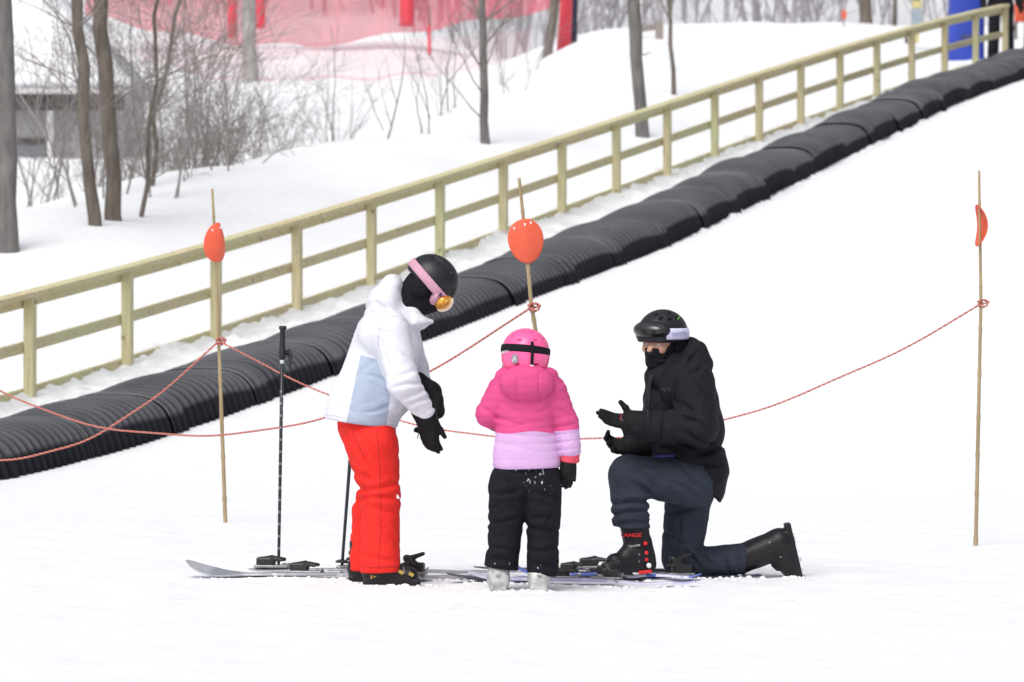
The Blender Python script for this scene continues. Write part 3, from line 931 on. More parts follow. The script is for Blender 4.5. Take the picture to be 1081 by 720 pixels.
# --- small marker on the ridge, lift gear and booth at the top of the carpet
def m_disc():
    b = NB('orange_plastic')
    col = b.ramp(b.noise(8, 4), [(0.3, (0.90, 0.165, 0.085)), (0.7, (0.97, 0.20, 0.11))])
    d = b.n('ShaderNodeBsdfPrincipled'); d.inputs['Roughness'].default_value = 0.6; b.l(col, d.inputs['Base Color'])
    t = b.n('ShaderNodeBsdfTranslucent'); b.l(col, t.inputs['Color'])
    x = b.n('ShaderNodeMixShader'); x.inputs[0].default_value = 0.3
    b.l(d.outputs[0], x.inputs[1]); b.l(t.outputs[0], x.inputs[2]); b.l(x.outputs[0], b.out.inputs['Surface'])
    return b.mat
M_orange = m_disc()
mk = thing('ridge_marker', gpt(890, 99), 'tiny red disc on a stick on the far ridge', 'marker')
g = gpt(890, 99)
MB().tube([g - np.array((0, 0, .3)), P(891, 12, 99)], 0.012, 6).build('stick', M_darkwood, mk)
c = P(891, 15.5, 99)
mb = MB(); mb.loft([[c + np.array((0.05 * k * math.cos(q), dy, 0.10 * k * math.sin(q))) for q in np.linspace(0, 2 * math.pi, 16, endpoint=False)] for k, dy in ((0.9, -0.012), (1, 0), (0.9, 0.012))]).build('disc', M_orange, mk)

M_grey = m_plain('galvanised_grey', (0.30, 0.36, 0.42), 0.5, 0.15, 6)
M_yel = m_plain('faded_yellow_wood', (0.55, 0.48, 0.22), 0.7, 0.1, 6)
lf = thing('lift_motor', P(967, 45, 92), 'blue grey lift motor box on a yellow stand behind the fence', 'lift machinery')
MB().bar(P(962, 20, 92), P(973, 20, 92), 0.22, 0.36).build('housing', M_grey, lf, bevel=0.03)
MB().bar(P(968, 45, 92), P(968, 30, 92), 0.07, 0.12, (0, 1, 0)).build('stand', M_yel, lf, bevel=0.005)
MB().bar(P(968, 9, 92), P(968, 1, 92), 0.16, 0.2, (0, 1, 0)).build('cover', M_yel, lf, bevel=0.02)
MB().bar(P(957, 46, 92), P(956, 30, 92), 0.05, 0.05, (0, 1, 0)).build('leg', M_darkwood, lf)
M_blue = m_plain('blue_tarpaulin', (0.022, 0.055, 0.42), 0.5, 0.12, 3, 0.3, 6)
YB = 80.5
bt = thing('lift_booth', P(1022, 75, YB), 'bright blue padded box at the top end of the fence', 'booth')
mb = MB(); rings = []
bl, br_ = P(1002, 78, YB), P(1040, 78, YB)
for t, wl, wr_ in ((0, 0, 0), (0.08, 0.0, 0.0), (0.5, 0.015, 0.0), (0.92, 0.03, 0.0), (1, 0.05, 0.02)):
    z = bl[2] - 0.1 + (1.45) * t
    ring = []
    for q in np.linspace(0, 2 * math.pi, 32, endpoint=False):
        cx_, sx_ = math.cos(q), math.sin(q)
        ex = math.copysign(abs(cx_) ** 0.25, cx_); ey = math.copysign(abs(sx_) ** 0.25, sx_)
        xl, xr = bl[0] + wl, br_[0] - wr_
        ring.append(((xl + xr) / 2 + ex * (xr - xl) / 2, YB + 0.35 + ey * 0.32, z))
    rings.append(ring)
mb.loft(rings).build('cover', M_blue, bt)
ha = P(1022, 39, YB)
MB().tube([ha + np.array((-0.10, 0.01, -0.02)), ha + np.array((-0.06, -0.03, 0.01)), ha + np.array((0.04, -0.03, 0.01)), ha + np.array((0.09, 0.01, -0.01))], 0.018, 8).build('handle', M_darkwood, bt)
# orange barrier at the right edge
ob = thing('orange_barrier', P(1076, 24, 96), 'orange barrier panel at the upper right edge', 'barrier')
mb = MB()
a = P(1071, 23, 96); b_ = P(1130, 23, 96); h = P(1069, -40, 96)[2] - a[2]
mb.loft([[(a[0] + (b_[0] - a[0]) * t, 96 + 0.04 * math.sin(9 * t) + s, a[2] + z) for z, s in ((0, -.01), (h, -.01), (h, .01), (0, .01))] for t in np.linspace(0, 1, 24)]).build('panel', M_orange_fence, ob)
for t in (0.03, 0.6):
    x = a[0] + (b_[0] - a[0]) * t
    MB().tube([(x, 96.06, a[2] - 0.5), (x, 96.06, a[2] + h)], 0.025, 8).build('post', M_darkwood, ob)

# ------------------------------------------------------------------ bamboo marker poles with orange discs, ropes
def m_bamboo():
    b = NB('bamboo')
    g = b.noise(10, 5, b.stretch(1, 1, 0.25), 0.6)
    col = b.ramp(g, [(0.3, (0.24, 0.17, 0.085)), (0.72, (0.46, 0.36, 0.21))])
    dk = b.ramp(b.noise(2.2, 3), [(0.55, (0, 0, 0)), (0.70, (0.6,) * 3)])
    col = b.mix(dk, col, (0.20, 0.18, 0.11))
    b.bsdf(col, 0.5, b.bump(g, 0.2, 0.005))
    return b.mat
M_bamboo = m_bamboo()
M_speck = m_plain('snow_fleck', (0.88, 0.89, 0.92), 0.8)

def bamboo(label, pts, Y, r, disc, seed):
    rnd = random.Random(seed)
    P3 = [P(px, py, Y) for px, py in pts]
    root = thing('marker_pole', P3[-1], label, 'marker pole', 'bamboo marker poles')
    P3.append(P3[-1] + np.array((0, 0, -0.25)))
    # stem with nodes
    L = 0; seg = []
    for a, b_ in zip(P3[:-1], P3[1:]):
        n = max(2, int(np.linalg.norm(b_ - a) / 0.02))
        seg += [a + (b_ - a) * i / n for i in range(n)]
    seg.append(P3[-1])
    rad = []; acc = 0; nxt = 0.17
    for i, p in enumerate(seg):
        if i: acc += np.linalg.norm(p - seg[i - 1])
        q = r * (0.62 + 0.38 * min(1, acc / 1.5))
        d = abs(acc - nxt)
        if d < 0.011: q *= 1.22
        if acc > nxt + 0.011: nxt += rnd.uniform(0.19, 0.27)
        rad.append(q)
    MB().tube(seg, rad, 12).build('stem', M_bamboo, root)
    c, yaw, hw, hh, bow, fold_, egg, front, roll = disc
    C = P(c[0], c[1], Y)
    a = np.array((math.cos(yaw), math.sin(yaw), 0)); nrm = np.array((math.sin(yaw), -math.cos(yaw), 0)); up = np.array((0, 0, 1.0))
    a, up = a * math.cos(roll) + up * math.sin(roll), up * math.cos(roll) - a * math.sin(roll)
    N, M = 40, 10
    top, bot = [], []
    def pt(k, q):
        x, z = k * math.cos(q), k * math.sin(q)
        w_ = hw * (1 - egg * z)
        off = bow * (1 - z * z) - fold_ * abs(x) ** 1.3 + front
        return C + a * (x * w_) + up * (z * hh) + nrm * off
    for th in (0.0, 0.0035):
        (top if th == 0 else bot).extend([[pt(k / M, q) - nrm * th for q in np.linspace(0, 2 * math.pi, N, endpoint=False)] for k in range(0, M + 1)])
    mb = MB()
    mb.loft(top + bot[::-1], caps=False)
    dsc = mb.build('disc', M_orange, root)
    mb = MB()
    for x, z in ((-0.55, 0.62), (0.35, 0.78), (0.02, 0.74)):
        k, q = math.hypot(x, z), math.atan2(z, x)
        p = pt(k, q) + nrm * 0.002
        mb.loft([[p + nrm * h * 0.004 + (a * math.cos(t) * 0.005 + up * math.sin(t) * 0.008) * s for t in np.linspace(0, 2 * math.pi, 10, endpoint=False)] for h, s in ((0, 1), (0.7, 0.8), (1, 0.3))])
    mb.build('snow_fleck', M_speck, dsc)
    return root
bamboo('bamboo pole with an egg shaped orange disc standing left of the woman in white', [(224, 199), (227, 256), (231, 360), (238, 552)], 30.55, 0.0115,
       ((228.5, 256), math.radians(54), 0.095, 0.114, 0.02, 0.05, 0.20, 0.016, 0.0), 1)
bamboo('bamboo pole with a round orange disc directly behind the child in pink', [(548, 188), (555, 255), (561, 323), (566, 352), (588, 600)], 26.2, 0.0125,
       ((555, 254.5), math.radians(8), 0.088, 0.110, 0.012, 0.022, -0.10, 0.018, math.radians(7)), 2)
bamboo('bamboo pole with an orange disc seen edge on standing at the far right', [(1033.5, 180), (1034.5, 240), (1035.5, 320), (1030, 577)], 28.1, 0.0105,
       ((1033, 238), math.radians(103), 0.088, 0.110, 0.05, 0.02, 0.0, -0.006, 0.0), 3)

def m_rope():
    b = NB('twisted_rope')
    st = b.math('MULTIPLY', b.math('ADD', b.attr('twist'), -0.30), 6.0)
    cl = b.n('ShaderNodeClamp'); b.l(st, cl.inputs['Value'])
    col = b.mix(cl.outputs[0], (0.44, 0.085, 0.06), (0.58, 0.40, 0.35))
    b.bsdf(col, 0.75)
    return b.mat
M_rope = m_rope()
def rope(label, A, B, sag, r, knots):
    A, B = np.asarray(A), np.asarray(B)
    n = int(np.linalg.norm(B - A) / 0.008); k = 10
    def c(t): return A + (B - A) * t - np.array((0, 0, 4 * sag * t * (1 - t))) + np.array((0, 0, 0.004 * math.sin(40 * t) + 0.006 * math.sin(17 * t)))
    path = [c(i / n) for i in range(n + 1)]
    def sweep(path, V, Q, T, off):
        base = len(V)
        for i, p in enumerate(path):
            d = unit(path[min(i + 1, len(path) - 1)] - path[max(i - 1, 0)])
            s = unit(np.cross(d, (0.03, 0.05, 1))); u_ = np.cross(s, d)
            for j in range(k):
                a = 2 * math.pi * j / k; ph = 2 * a + off + i * 0.008 / 0.030 * 2 * math.pi
                rr = r * (1 + 0.16 * math.sin(ph))
                V.append(p + rr * (math.cos(a) * s + math.sin(a) * u_)); T.append(math.sin(ph))
        for i in range(len(path) - 1):
            for j in range(k):
                Q.append((base + i * k + j, base + i * k + (j + 1) % k, base + (i + 1) * k + (j + 1) % k, base + (i + 1) * k + j))
    V, Q, T = [], [], []
    sweep(path, V, Q, T, 0)
    V, Q = np.array(V), np.array(Q)
    root = tag(mesh_np('rope', V, Q, M_rope, origin=A, attrs={'twist': T}), label, 'rope')
    for K, R in knots:                       # turns of rope round the pole
        V, Q, T = [], [], []
        turn = [K + np.array((R * math.cos(t), R * math.sin(t), -0.022 + 0.010 * t / 3.14)) for t in np.arange(0, 4.2 * math.pi, 0.2)]
        turn += [K + np.array((R * 1.6 * math.cos(t) + 0.012, -R * 1.2, 0.018 * math.sin(t))) for t in np.arange(0, 6.2, 0.25)]
        turn += [K + np.array((0.02 + 0.012 * i, -R * 1.2, 0.004 * i)) for i in range(3)]
        sweep(turn, V, Q, T, 0)
        mesh_np('knot', np.array(V), np.array(Q), M_rope, root, attrs={'twist': T})
    return root
kl, km, kr = P(231.3, 360, 30.55), P(561.5, 324, 26.2), P(1035.3, 320, 28.1)
off = np.array((0, -0.018, 0))
rope('red rope sagging from the left bamboo pole to the far right bamboo pole', kl + off, kr + off, 124 / FPX * 29.3, 0.0046, [(kr, 0.016)])
rope('red rope running from the bamboo pole behind the child down to the left edge', km + off, P(-170, 290, 30.4), 153 / FPX * 28.4, 0.0050, [(km, 0.018)])
rope('orange red rope hanging from the left bamboo pole across the black pipe', kl + off * 1.6, P(-266, 360, 30.8), 127.6 / FPX * 30.6, 0.0056, [(kl, 0.017)])

# ------------------------------------------------------------------ skis and ski poles
def gz(x, Y): return float(ground_detail(np.array([x]), np.array([Y]))[0])
M_black = m_plain('black_binding_plastic', (0.016, 0.016, 0.018), 0.4, 0.2, 20)
M_steel = m_plain('grey_binding_metal', (0.28, 0.28, 0.29), 0.38, 0.2, 20, Metallic=0.6)
def m_ski(name, base, accent, sc=3.0, snow=0.3):
    b = NB(name)
    col = b.mix(b.ramp(b.noise(sc, 2, b.stretch(1, 0.2, 1)), [(0.48, (0, 0, 0)), (0.52, (1,) * 3)]), base, accent)
    d = b.ramp(b.noise(9, 6, rough=0.7), [(0.56, (0, 0, 0)), (0.68, (snow,) * 3)])
    col = b.mix(d, col, (0.85, 0.86, 0.9))
    b.bsdf(col, 0.35)
    return b.mat
def ski(label, tip, tail, wd, rise, mats, binds, scale=1.0, group=None, roll=0.0):
    """tip/tail = (column, distance) of the points on the snow; binds = (toe, heel) columns"""
    def on(q): 
        x = (q[0] - CX) / FPX * q[1]
        return np.array((x, q[1], gz(x, q[1])))
    A, B = on(tail), on(tip)
    d = unit((B - A) * (1, 1, 0)); s = np.array((-d[1], d[0], 0)); L = np.linalg.norm((B - A)[:2])
    root = thing('ski', (A + B) / 2, label, 'ski', group)
    tilt = math.radians(roll) * (1 if s[1] > 0 else -1)               # lying a little on its edge
    rings, edge = [], []
    N = 60
    for i in range(N + 1):
        t = i / N
        wv = np.interp(t, [0, 0.03, 0.12, 0.5, 0.82, 0.9, 0.96, 0.985, 1], [0.55, 0.78, 0.84, 0.68, 0.97, 1.0, 0.80, 0.52, 0.12]) * wd / 2
        lift = rise * max(0, (t - 0.86) / 0.14) ** 1.7 + 0.012 * max(0, (0.05 - t) / 0.05) ** 1.5
        th = np.interp(t, [0, 0.2, 0.5, 0.8, 0.9, 1], [0.007, 0.011, 0.017, 0.011, 0.007, 0.005])
        c = A + (B - A) * t
        c = np.array((c[0], c[1], gz(c[0], c[1]) * 0.3 + (A[2] + (B[2] - A[2]) * t) * 0.7 + lift + 0.012 + wd * .4 * math.sin(abs(tilt)) * max(0, (t - .8) / .2)))
        tl = tilt * min(1, max(0, (t - 0.80) / 0.12))
        sv, u = s * math.cos(tl) + np.array((0, 0, math.sin(tl))), np.array((0, 0, math.cos(tl))) - s * math.sin(tl)
        rings.append([c - sv * wv, c - sv * wv + u * th * 0.5, c - sv * wv * 0.94 + u * th, c + sv * wv * 0.94 + u * th, c + sv * wv + u * th * 0.5, c + sv * wv])
    MB().loft(rings, smooth=False).build('ski_body', mats, root, bevel=0.0015)
    for kind, px in zip(('toe', 'heel'), binds):
        if px is None: continue
        t = ((px - CX) / FPX * (A[1] + B[1]) / 2 - A[0]) / (B[0] - A[0])
        c = A + (B - A) * t; c = c + np.array((0, 0, 0.026))
        k = scale
        ax = [d, s, (0, 0, 1)]
        def q(a, b_, e): return c + (d * a + s * b_ + np.array((0, 0, 1.0)) * e) * k
        plate = field([bx(q(0, 0, 0.006), np.array((0.085, 0.032, 0.008)) * k, ax, 0.004 * k)], 0.004)
        skin('binding_plate', plate, M_steel, root, 0.004)
        if kind == 'toe':
            F = field([bx(q(0.03, 0, 0.030), np.array((0.045, 0.026, 0.020)) * k, ax, 0.010 * k), rc(q(0.0, 0, 0.04), q(0.055, 0, 0.036), 0.022 * k, 0.014 * k),
                       rc(q(-0.015, 0.02, 0.045), q(-0.055, 0.034, 0.040), 0.011 * k, 0.008 * k), rc(q(-0.015, -0.02, 0.045), q(-0.055, -0.034, 0.040), 0.011 * k, 0.008 * k)], 0.010 * k)
            o = skin('toe_piece', F, M_black, root, 0.0035)
            MB().bar(q(-0.07, -0.02, 0.018), q(-0.07, 0.02, 0.018), 0.03 * k, 0.010 * k).build('friction_pad', M_steel, o, bevel=0.002)
        else:
            F = field([bx(q(-0.03, 0, 0.032), np.array((0.045, 0.026, 0.024)) * k, ax, 0.010 * k), rc(q(-0.02, 0, 0.045), q(0.012, 0, 0.075), 0.024 * k, 0.018 * k),
                       rc(q(-0.005, 0, 0.075), q(-0.07, 0, 0.098), 0.014 * k, 0.009 * k), rc(q(0.012, 0.022, 0.05), q(0.03, 0.022, 0.045), 0.010 * k, 0.008 * k), rc(q(0.012, -0.022, 0.05), q(0.03, -0.022, 0.045), 0.010 * k, 0.008 * k)], 0.010 * k)
            o = skin('heel_piece', F, M_black, root, 0.0035)
            mb = MB()
            for sg in (-1, 1):
                mb.tube([q(0.06, sg * 0.045, 0.012), q(0.02, sg * 0.047, 0.014), q(-0.045, sg * 0.047, 0.006 if sg > 0 else 0.0), q(-0.085, sg * 0.047, -0.012 if sg > 0 else 0.03)], 0.0035 * k, 6)
            mb.build('brake_arm', M_steel, o)
    return root
M_skigrey = m_ski('silver_ski_topsheet', (0.24, 0.255, 0.29), (0.36, 0.38, 0.42), 3.0, 0.7)
M_skiblack = m_ski('black_ski_topsheet', (0.016, 0.016, 0.035), (0.03, 0.03, 0.07), 2.0, 0.2)
M_skililac = m_ski('lilac_ski_topsheet', (0.42, 0.40, 0.62), (0.60, 0.58, 0.74), 5.0, 0.3)
M_skiblue = m_ski('blue_ski_topsheet', (0.07, 0.13, 0.50), (0.62, 0.64, 0.82), 11.0, 0.2)
ski('silver grey ski with its rounded tip at the far left, nearest the woman', (196, 25.56), (516, 25.22), 0.118, 0.055, M_skigrey, (322, 432), 1.0, None, 18)
ski('silver grey ski lying second, just behind the woman\'s nearest ski', (262, 25.80), (540, 25.55), 0.105, 0.0, M_skigrey, (286, 374), 1.0, None, 5)
ski('long black ski under the kneeling man\'s upright boot', (472, 24.98), (802, 25.52), 0.10, 0.030, M_skiblack, (648, 714), 1.05, None, 6)
ski('long black ski lying behind the kneeling man\'s raised knee', (500, 25.85), (790, 25.95), 0.10, 0.012, M_skiblack, (628, None), 1.0)
ski('short lilac white ski lying behind the child\'s pale boots', (494, 25.08), (735, 24.72), 0.088, 0.030, M_skililac, (598, 640), 0.85, None, 5)
ski('short ski with a blue patterned tip showing between the child\'s legs', (538, 25.42), (740, 25.20), 0.09, 0.055, M_skiblue, (606, None), 0.85)

M_grip = m_plain('black_rubber_grip', (0.014, 0.014, 0.016), 0.6, 0.2, 30)
def m_shaft():
    b = NB('patterned_pole_shaft')
    sp = b.n('ShaderNodeSeparateXYZ'); b.l(b.tc.outputs['Object'], sp.inputs[0])
    q = b.math('FRACT', b.math('ADD', b.math('MULTIPLY', sp.outputs['Z'], 17.0), b.math('MULTIPLY', b.math('GREATER_THAN', sp.outputs['X'], 0.017), 0.4)))
    lim = b.math('LESS_THAN', sp.outputs['Z'], 0.88)
    m = b.math('MULTIPLY', b.math('GREATER_THAN', q, 0.82), lim)
    b.bsdf(b.mix(m, (0.018, 0.019, 0.024), (0.20, 0.23, 0.28)), 0.35)
    return b.mat
M_shaft = m_shaft()
M_shaft2 = m_plain('black_pole_shaft', (0.016, 0.022, 0.032), 0.35)
M_band = m_plain('pale_pole_band', (0.62, 0.66, 0.72), 0.4)
def ski_pole(label, top, bot, Y, shaft_mat):
    A, B = P(*bot, Y), P(*top, Y)
    B = B + np.array((0, 0.0, 0))
    d = unit(B - A); L = np.linalg.norm(B - A)
    root = thing('ski_pole', A, label, 'ski pole')
    p = lambda t: A + d * t
    MB().tube([p(-0.03), p(0.02), p(L * 0.5), p(L - 0.15)], [0.004, 0.0075, 0.0085, 0.009], 12).build('shaft', shaft_mat, root)
    MB().tube([p(L - 0.185), p(L - 0.162)], 0.0105, 12).build('band', M_band, root)
    MB().tube([p(L - 0.165), p(L - 0.15), p(L - 0.13), p(L - 0.10), p(L - 0.05), p(L - 0.02), p(L - 0.016), p(L)], [0.012, 0.017, 0.018, 0.0145, 0.013, 0.014, 0.019, 0.018], 14).build('grip', M_grip, root)
    s0 = p(L - 0.13)
    loop = [s0 + np.array(q) for q in ((0.012, 0, 0), (0.035, -0.01, 0.012), (0.045, -0.012, -0.01), (0.043, -0.012, -0.05), (0.036, -0.012, -0.068), (0.034, 0.0, -0.05), (0.034, 0.008, -0.01), (0.012, 0.004, -0.004))]
    mb = MB()
    for a, b_ in zip(loop[:-1], loop[1:]): mb.bar(a, b_ + unit(b_ - a) * 0.004, 0.014, 0.0035, (0.1, 1, 0))
    mb.build('wrist_strap', M_grip, root)
    MB().tube([p(0.05), p(0.058), p(0.066)], [0.034, 0.032, 0.012], 16).build('basket', M_grip, root)
    return root
ski_pole('upright patterned black and white ski pole planted left of the woman', (298.5, 344), (294, 603), 25.95, M_shaft)
ski_pole('plain black ski pole half hidden behind the woman in red pants', (379.5, 352), (360.5, 605), 25.72, M_shaft2)

# ------------------------------------------------------------------ people
def to_px(X, Y, Z):
    return CX + FPX * X / Y, HORIZON - (Z - EYE) * FPX / Y
def half(px, py, p, q):
    """signed distance in pixels of (px,py) from the line p->q, positive on the right hand side going down the picture"""
    d = unit(np.array(q, float) - np.array(p, float))
    return (px - p[0]) * -d[1] + (py - p[1]) * d[0]
class Fig:
    """a person: skeleton points read off in their own plane, radii in the same unit"""
    def __init__(self, px, py, Y, label):
        self.Y = Y; self.k = Y / FPX
        b = P(px, py, Y)
        b[2] = gz(b[0], b[1])
        self.root = thing('person', b, label, 'person')
    def p(self, px, py, d=0.0):
        return P(px, py, self.Y + d)
    def rc(self, a, b, ra, rb, sq=None):
        return rc(self.p(*a), self.p(*b), ra * self.k, rb * self.k, sq)
    def el(self, c, r, ax=None):
        return el(self.p(*c), np.array(r) * self.k, ax)

def band(name, c, fr, radii, zc, hw, a0, a1, off, mat, parent, thick=0.004, n=40):
    """strap lying round a helmet: fr=(forward, side, up)"""
    f, s, u = fr
    rows = []
    M = 6
    for i in range(n + 1):
        a = a0 + (a1 - a0) * i / n
        z_ = zc(a) if callable(zc) else zc
        h_ = hw(a) if callable(hw) else hw
        row = []
        for j in range(M + 1):
            z = z_ + h_ * (2 * j / M - 1)
            q = max(0.0, 1 - (z / radii[2]) ** 2) ** 0.5
            o = off * (1 - 0.25 * abs(2 * j / M - 1) ** 3)
            row.append(c + f * (radii[0] * q + o) * math.cos(a) + s * (radii[1] * q + o) * math.sin(a) + u * z)
        rows.append(row)
    V = [p for r in rows for p in r]
    F_ = [(i * (M + 1) + j, (i + 1) * (M + 1) + j, (i + 1) * (M + 1) + j + 1, i * (M + 1) + j + 1) for i in range(n) for j in range(M)]
    o = MB().add(V, F_).build(name, mat, parent)
    m = o.modifiers.new('thickness', 'SOLIDIFY'); m.thickness = thick; m.offset = 0
    return o

def lettering(name, s, height, place, mat, parent, depth=0.0012, bold=0.0, spacing=1.0, mirror=False):
    """words as a thin mesh; place(a, b) puts text coordinates (metres, centred) on a surface -> point, normal"""
    cu = bpy.data.curves.new(name, 'FONT'); cu.body = s; cu.size = 1; cu.align_x = 'CENTER'; cu.offset = bold; cu.space_character = spacing
    cu.resolution_u = 3
    ob = bpy.data.objects.new(name, cu); COL.objects.link(ob)
    dg = bpy.context.evaluated_depsgraph_get()
    me = bpy.data.meshes.new_from_object(ob.evaluated_get(dg))
    bpy.data.objects.remove(ob); bpy.data.curves.remove(cu)
    ys = [v.co.y for v in me.vertices]
    y0, y1 = min(ys), max(ys); k = height / (y1 - y0)
    org = np.array(parent['org'])
    front, back = [], []
    for v in me.vertices:
        p, n = place(v.co.x * k, (v.co.y - (y0 + y1) / 2) * k)
        front.append(p + n * depth)
    fs = [tuple(p.vertices) for p in me.polygons]
    bpy.data.meshes.remove(me)
    return MB().add(front, fs, 0, False).build(name, mat, parent)

def hand(wr, f, n, th=1, size=1.0, curl=(0.3, 0.35, 0.4, 0.45), thumb=(0.6, 0.75, 0.3), spread=0.08, thk=1.0, split=None):
    """gloved hand: palm, four fingers of different lengths, thumb from the side of the palm"""
    f = unit(f); n = unit(np.asarray(n) - f * np.dot(n, f)); s = np.cross(n, f) * th
    wr = np.asarray(wr, float)
    q = lambda a, b_, c=0.0: wr + (f * a + s * b_ + n * c) * size
    pr = [bx(q(0.055, 0, 0), np.array((0.055, 0.043, 0.021 * thk)) * size, [f, s, n], 0.018 * size),
          rc(q(-0.03, 0, 0), q(0.03, 0, 0), 0.036 * size, 0.038 * size, (n, 0.8))]
    fg = []
    for i, (o, L) in enumerate(zip((0.034, 0.0115, -0.0115, -0.034), (0.078, 0.090, 0.082, 0.064))):
        p0 = q(0.098 - abs(i - 1.2) * 0.004, o, 0.0); a = 0.10
        for sgm, (fr_, r0, r1) in enumerate(((0.46, 0.0135, 0.0125), (0.31, 0.0125, 0.0118), (0.23, 0.0118, 0.0095))):
            a += curl[i] * (0.8 + 0.35 * sgm)
            d = unit(f * math.cos(a) + n * math.sin(a) + s * spread * (1.4 - i))
            p1 = p0 + d * L * fr_ * size
            fg.append((rc(p0, p1, r0 * size, r1 * size), 0.0035 * size)); p0 = p1
    t0 = q(0.028, 0.034, 0.004); d1 = unit(f * thumb[0] + s * thumb[1] + n * thumb[2])
    t1 = t0 + d1 * 0.050 * size; d2 = unit(d1 + f * 0.45); t2 = t1 + d2 * 0.036 * size
    tb = [(rc(t0, t1, 0.020 * size, 0.0155 * size), 0.012 * size), (rc(t1, t2, 0.0155 * size, 0.0115 * size), 0.006 * size)]
    return pr + fg + tb

def boot_prims(heel, toe, shaft_top, w_=0.05, k=1.0):
    """ski boot: heel/toe points on the sole, shaft_top = centre of the cuff's rim"""
    heel, toe, top = map(lambda q: np.asarray(q, float), (heel, toe, shaft_top))
    d = unit(toe - heel); up = unit((top - heel) - d * np.dot(top - heel, d)); s = np.cross(d, up); L = np.linalg.norm(toe - heel)
    q = lambda a, b_, c: heel + d * a * L + s * b_ + up * c
    ank = q(0.26, 0, 0.095 * k)
    return [bx(q(0.5, 0, 0.014 * k), (L / 2, w_ * 0.86, 0.016 * k), [d, s, up], 0.010 * k),
            (rc(q(0.16, 0, 0.055 * k), q(0.80, 0, 0.045 * k), w_ * 0.98, w_ * 0.86, (up, 0.95)), 0.012),
            (rc(q(0.20, 0, 0.07 * k), q(0.50, 0, 0.075 * k), w_ * 1.0, w_ * 0.92), 0.02),
            (rc(ank, top, w_ * 1.22, w_ * 1.35), 0.03)], (d, s, up, L, q)

def body_skin(name, prims, root, k=0.03, h=0.009, mat=None):
    return skin(name, field(prims, k), mat or M_skin, root, h)

M_skin = NB('skin'); 
M_skin.bsdf(M_skin.ramp(M_skin.noise(30, 4), [(0.3, (0.50, 0.27, 0.19)), (0.7, (0.60, 0.34, 0.25))]), 0.5, None, **{'Subsurface Weight': 0.15, 'Subsurface Radius': (0.01, 0.004, 0.002)})
M_skin = M_skin.mat
M_white = m_cloth('white_shell_fabric', (0.74, 0.75, 0.83), (0.38, 0.45, 0.58), 0.75, 0.35)
M_red_p = m_cloth('red_snow_pants', (0.80, 0.030, 0.024), None, 0.75, 0.4)
M_blackf = m_cloth('black_fabric', (0.011, 0.011, 0.015), None, 0.8, 0.45)
M_glove = m_cloth('black_glove_leather', (0.010, 0.010, 0.012), None, 0.65, 0.35)
M_helm = m_plain('matte_black_helmet', (0.014, 0.015, 0.019), 0.40, 0.1, 20, **{'Specular IOR Level': 0.35})
M_boot = m_plain('black_boot_shell', (0.013, 0.012, 0.015), 0.42, 0.15, 20, **{'Specular IOR Level': 0.28})
M_gold = m_plain('gold_print', (0.42, 0.30, 0.06), 0.4)
M_pinkstrap = m_cloth('mauve_elastic', (0.60, 0.33, 0.44), None, 0.8, 0.2)
M_text_dark = m_plain('dark_print', (0.03, 0.03, 0.05), 0.6)
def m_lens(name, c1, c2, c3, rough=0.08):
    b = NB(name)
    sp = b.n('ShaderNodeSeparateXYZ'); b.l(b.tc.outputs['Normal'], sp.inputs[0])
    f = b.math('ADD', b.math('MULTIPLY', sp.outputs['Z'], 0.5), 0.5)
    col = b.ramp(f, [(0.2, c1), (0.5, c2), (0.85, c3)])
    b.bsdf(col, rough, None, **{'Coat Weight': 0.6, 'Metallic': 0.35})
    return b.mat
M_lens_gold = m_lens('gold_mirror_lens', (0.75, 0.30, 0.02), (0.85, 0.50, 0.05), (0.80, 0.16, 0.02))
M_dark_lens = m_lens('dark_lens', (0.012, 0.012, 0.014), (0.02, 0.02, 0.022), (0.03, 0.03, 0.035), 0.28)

# ======== the woman in white, leaning over the child
W = Fig(402, 617, 24.95, 'person in white jacket, red pants and black helmet bending over the child')
w = W
YV = np.array((0, 1.0, 0))
w_cr = creases([((412, 398), (436, 392)), ((416, 409), (443, 405)), ((424, 421), (448, 412), .7), ((432, 428), (453, 421), .8), ((404, 362), (413, 392), .8), ((372, 402), (398, 380), .6), ((384, 436), (411, 428), .7),
                ((352, 425), (374, 436), .6), ((392, 345), (412, 352), .6), ((420, 372), (440, 385), .7), ((396, 318), (414, 330), .8), ((386, 395), (410, 405), .5)], 24.95, .0085, 2.0)
wp_cr = creases([((384, 517), (423, 509)), ((386, 526), (423, 528)), ((390, 534), (418, 542), .7), ((371, 512), (388, 520)), ((372, 530), (388, 526), .8), ((362, 458), (392, 498), .9), ((378, 452), (400, 480), .6),
                 ((368, 498), (392, 507), .7), ((387, 535), (387, 600), .35), ((398, 555), (420, 575), .6), ((384, 585), (416, 592), .7), ((370, 560), (384, 575), .6), ((404, 470), (422, 482), .5)], 25.15, .0095, 2.3)
thigh_n, thigh_f = -0.085, 0.10
arm_n = [w.rc((412, 350, -.17), (426, 404, -.215), 20, 16.5), w.rc((426, 404, -.215), (448, 433, -.165), 16.5, 11.5)]
torso = [w.rc((383, 436), (408, 356), 37, 33, (YV, 1.12)), w.rc((381, 442), (385, 425), 38.5, 37, (YV, 1.12)),
         w.rc((405, 352, -.12), (413, 350, .14), 27, 27), w.rc((420, 362), (409, 415), 24, 28, (YV, 1.3))]
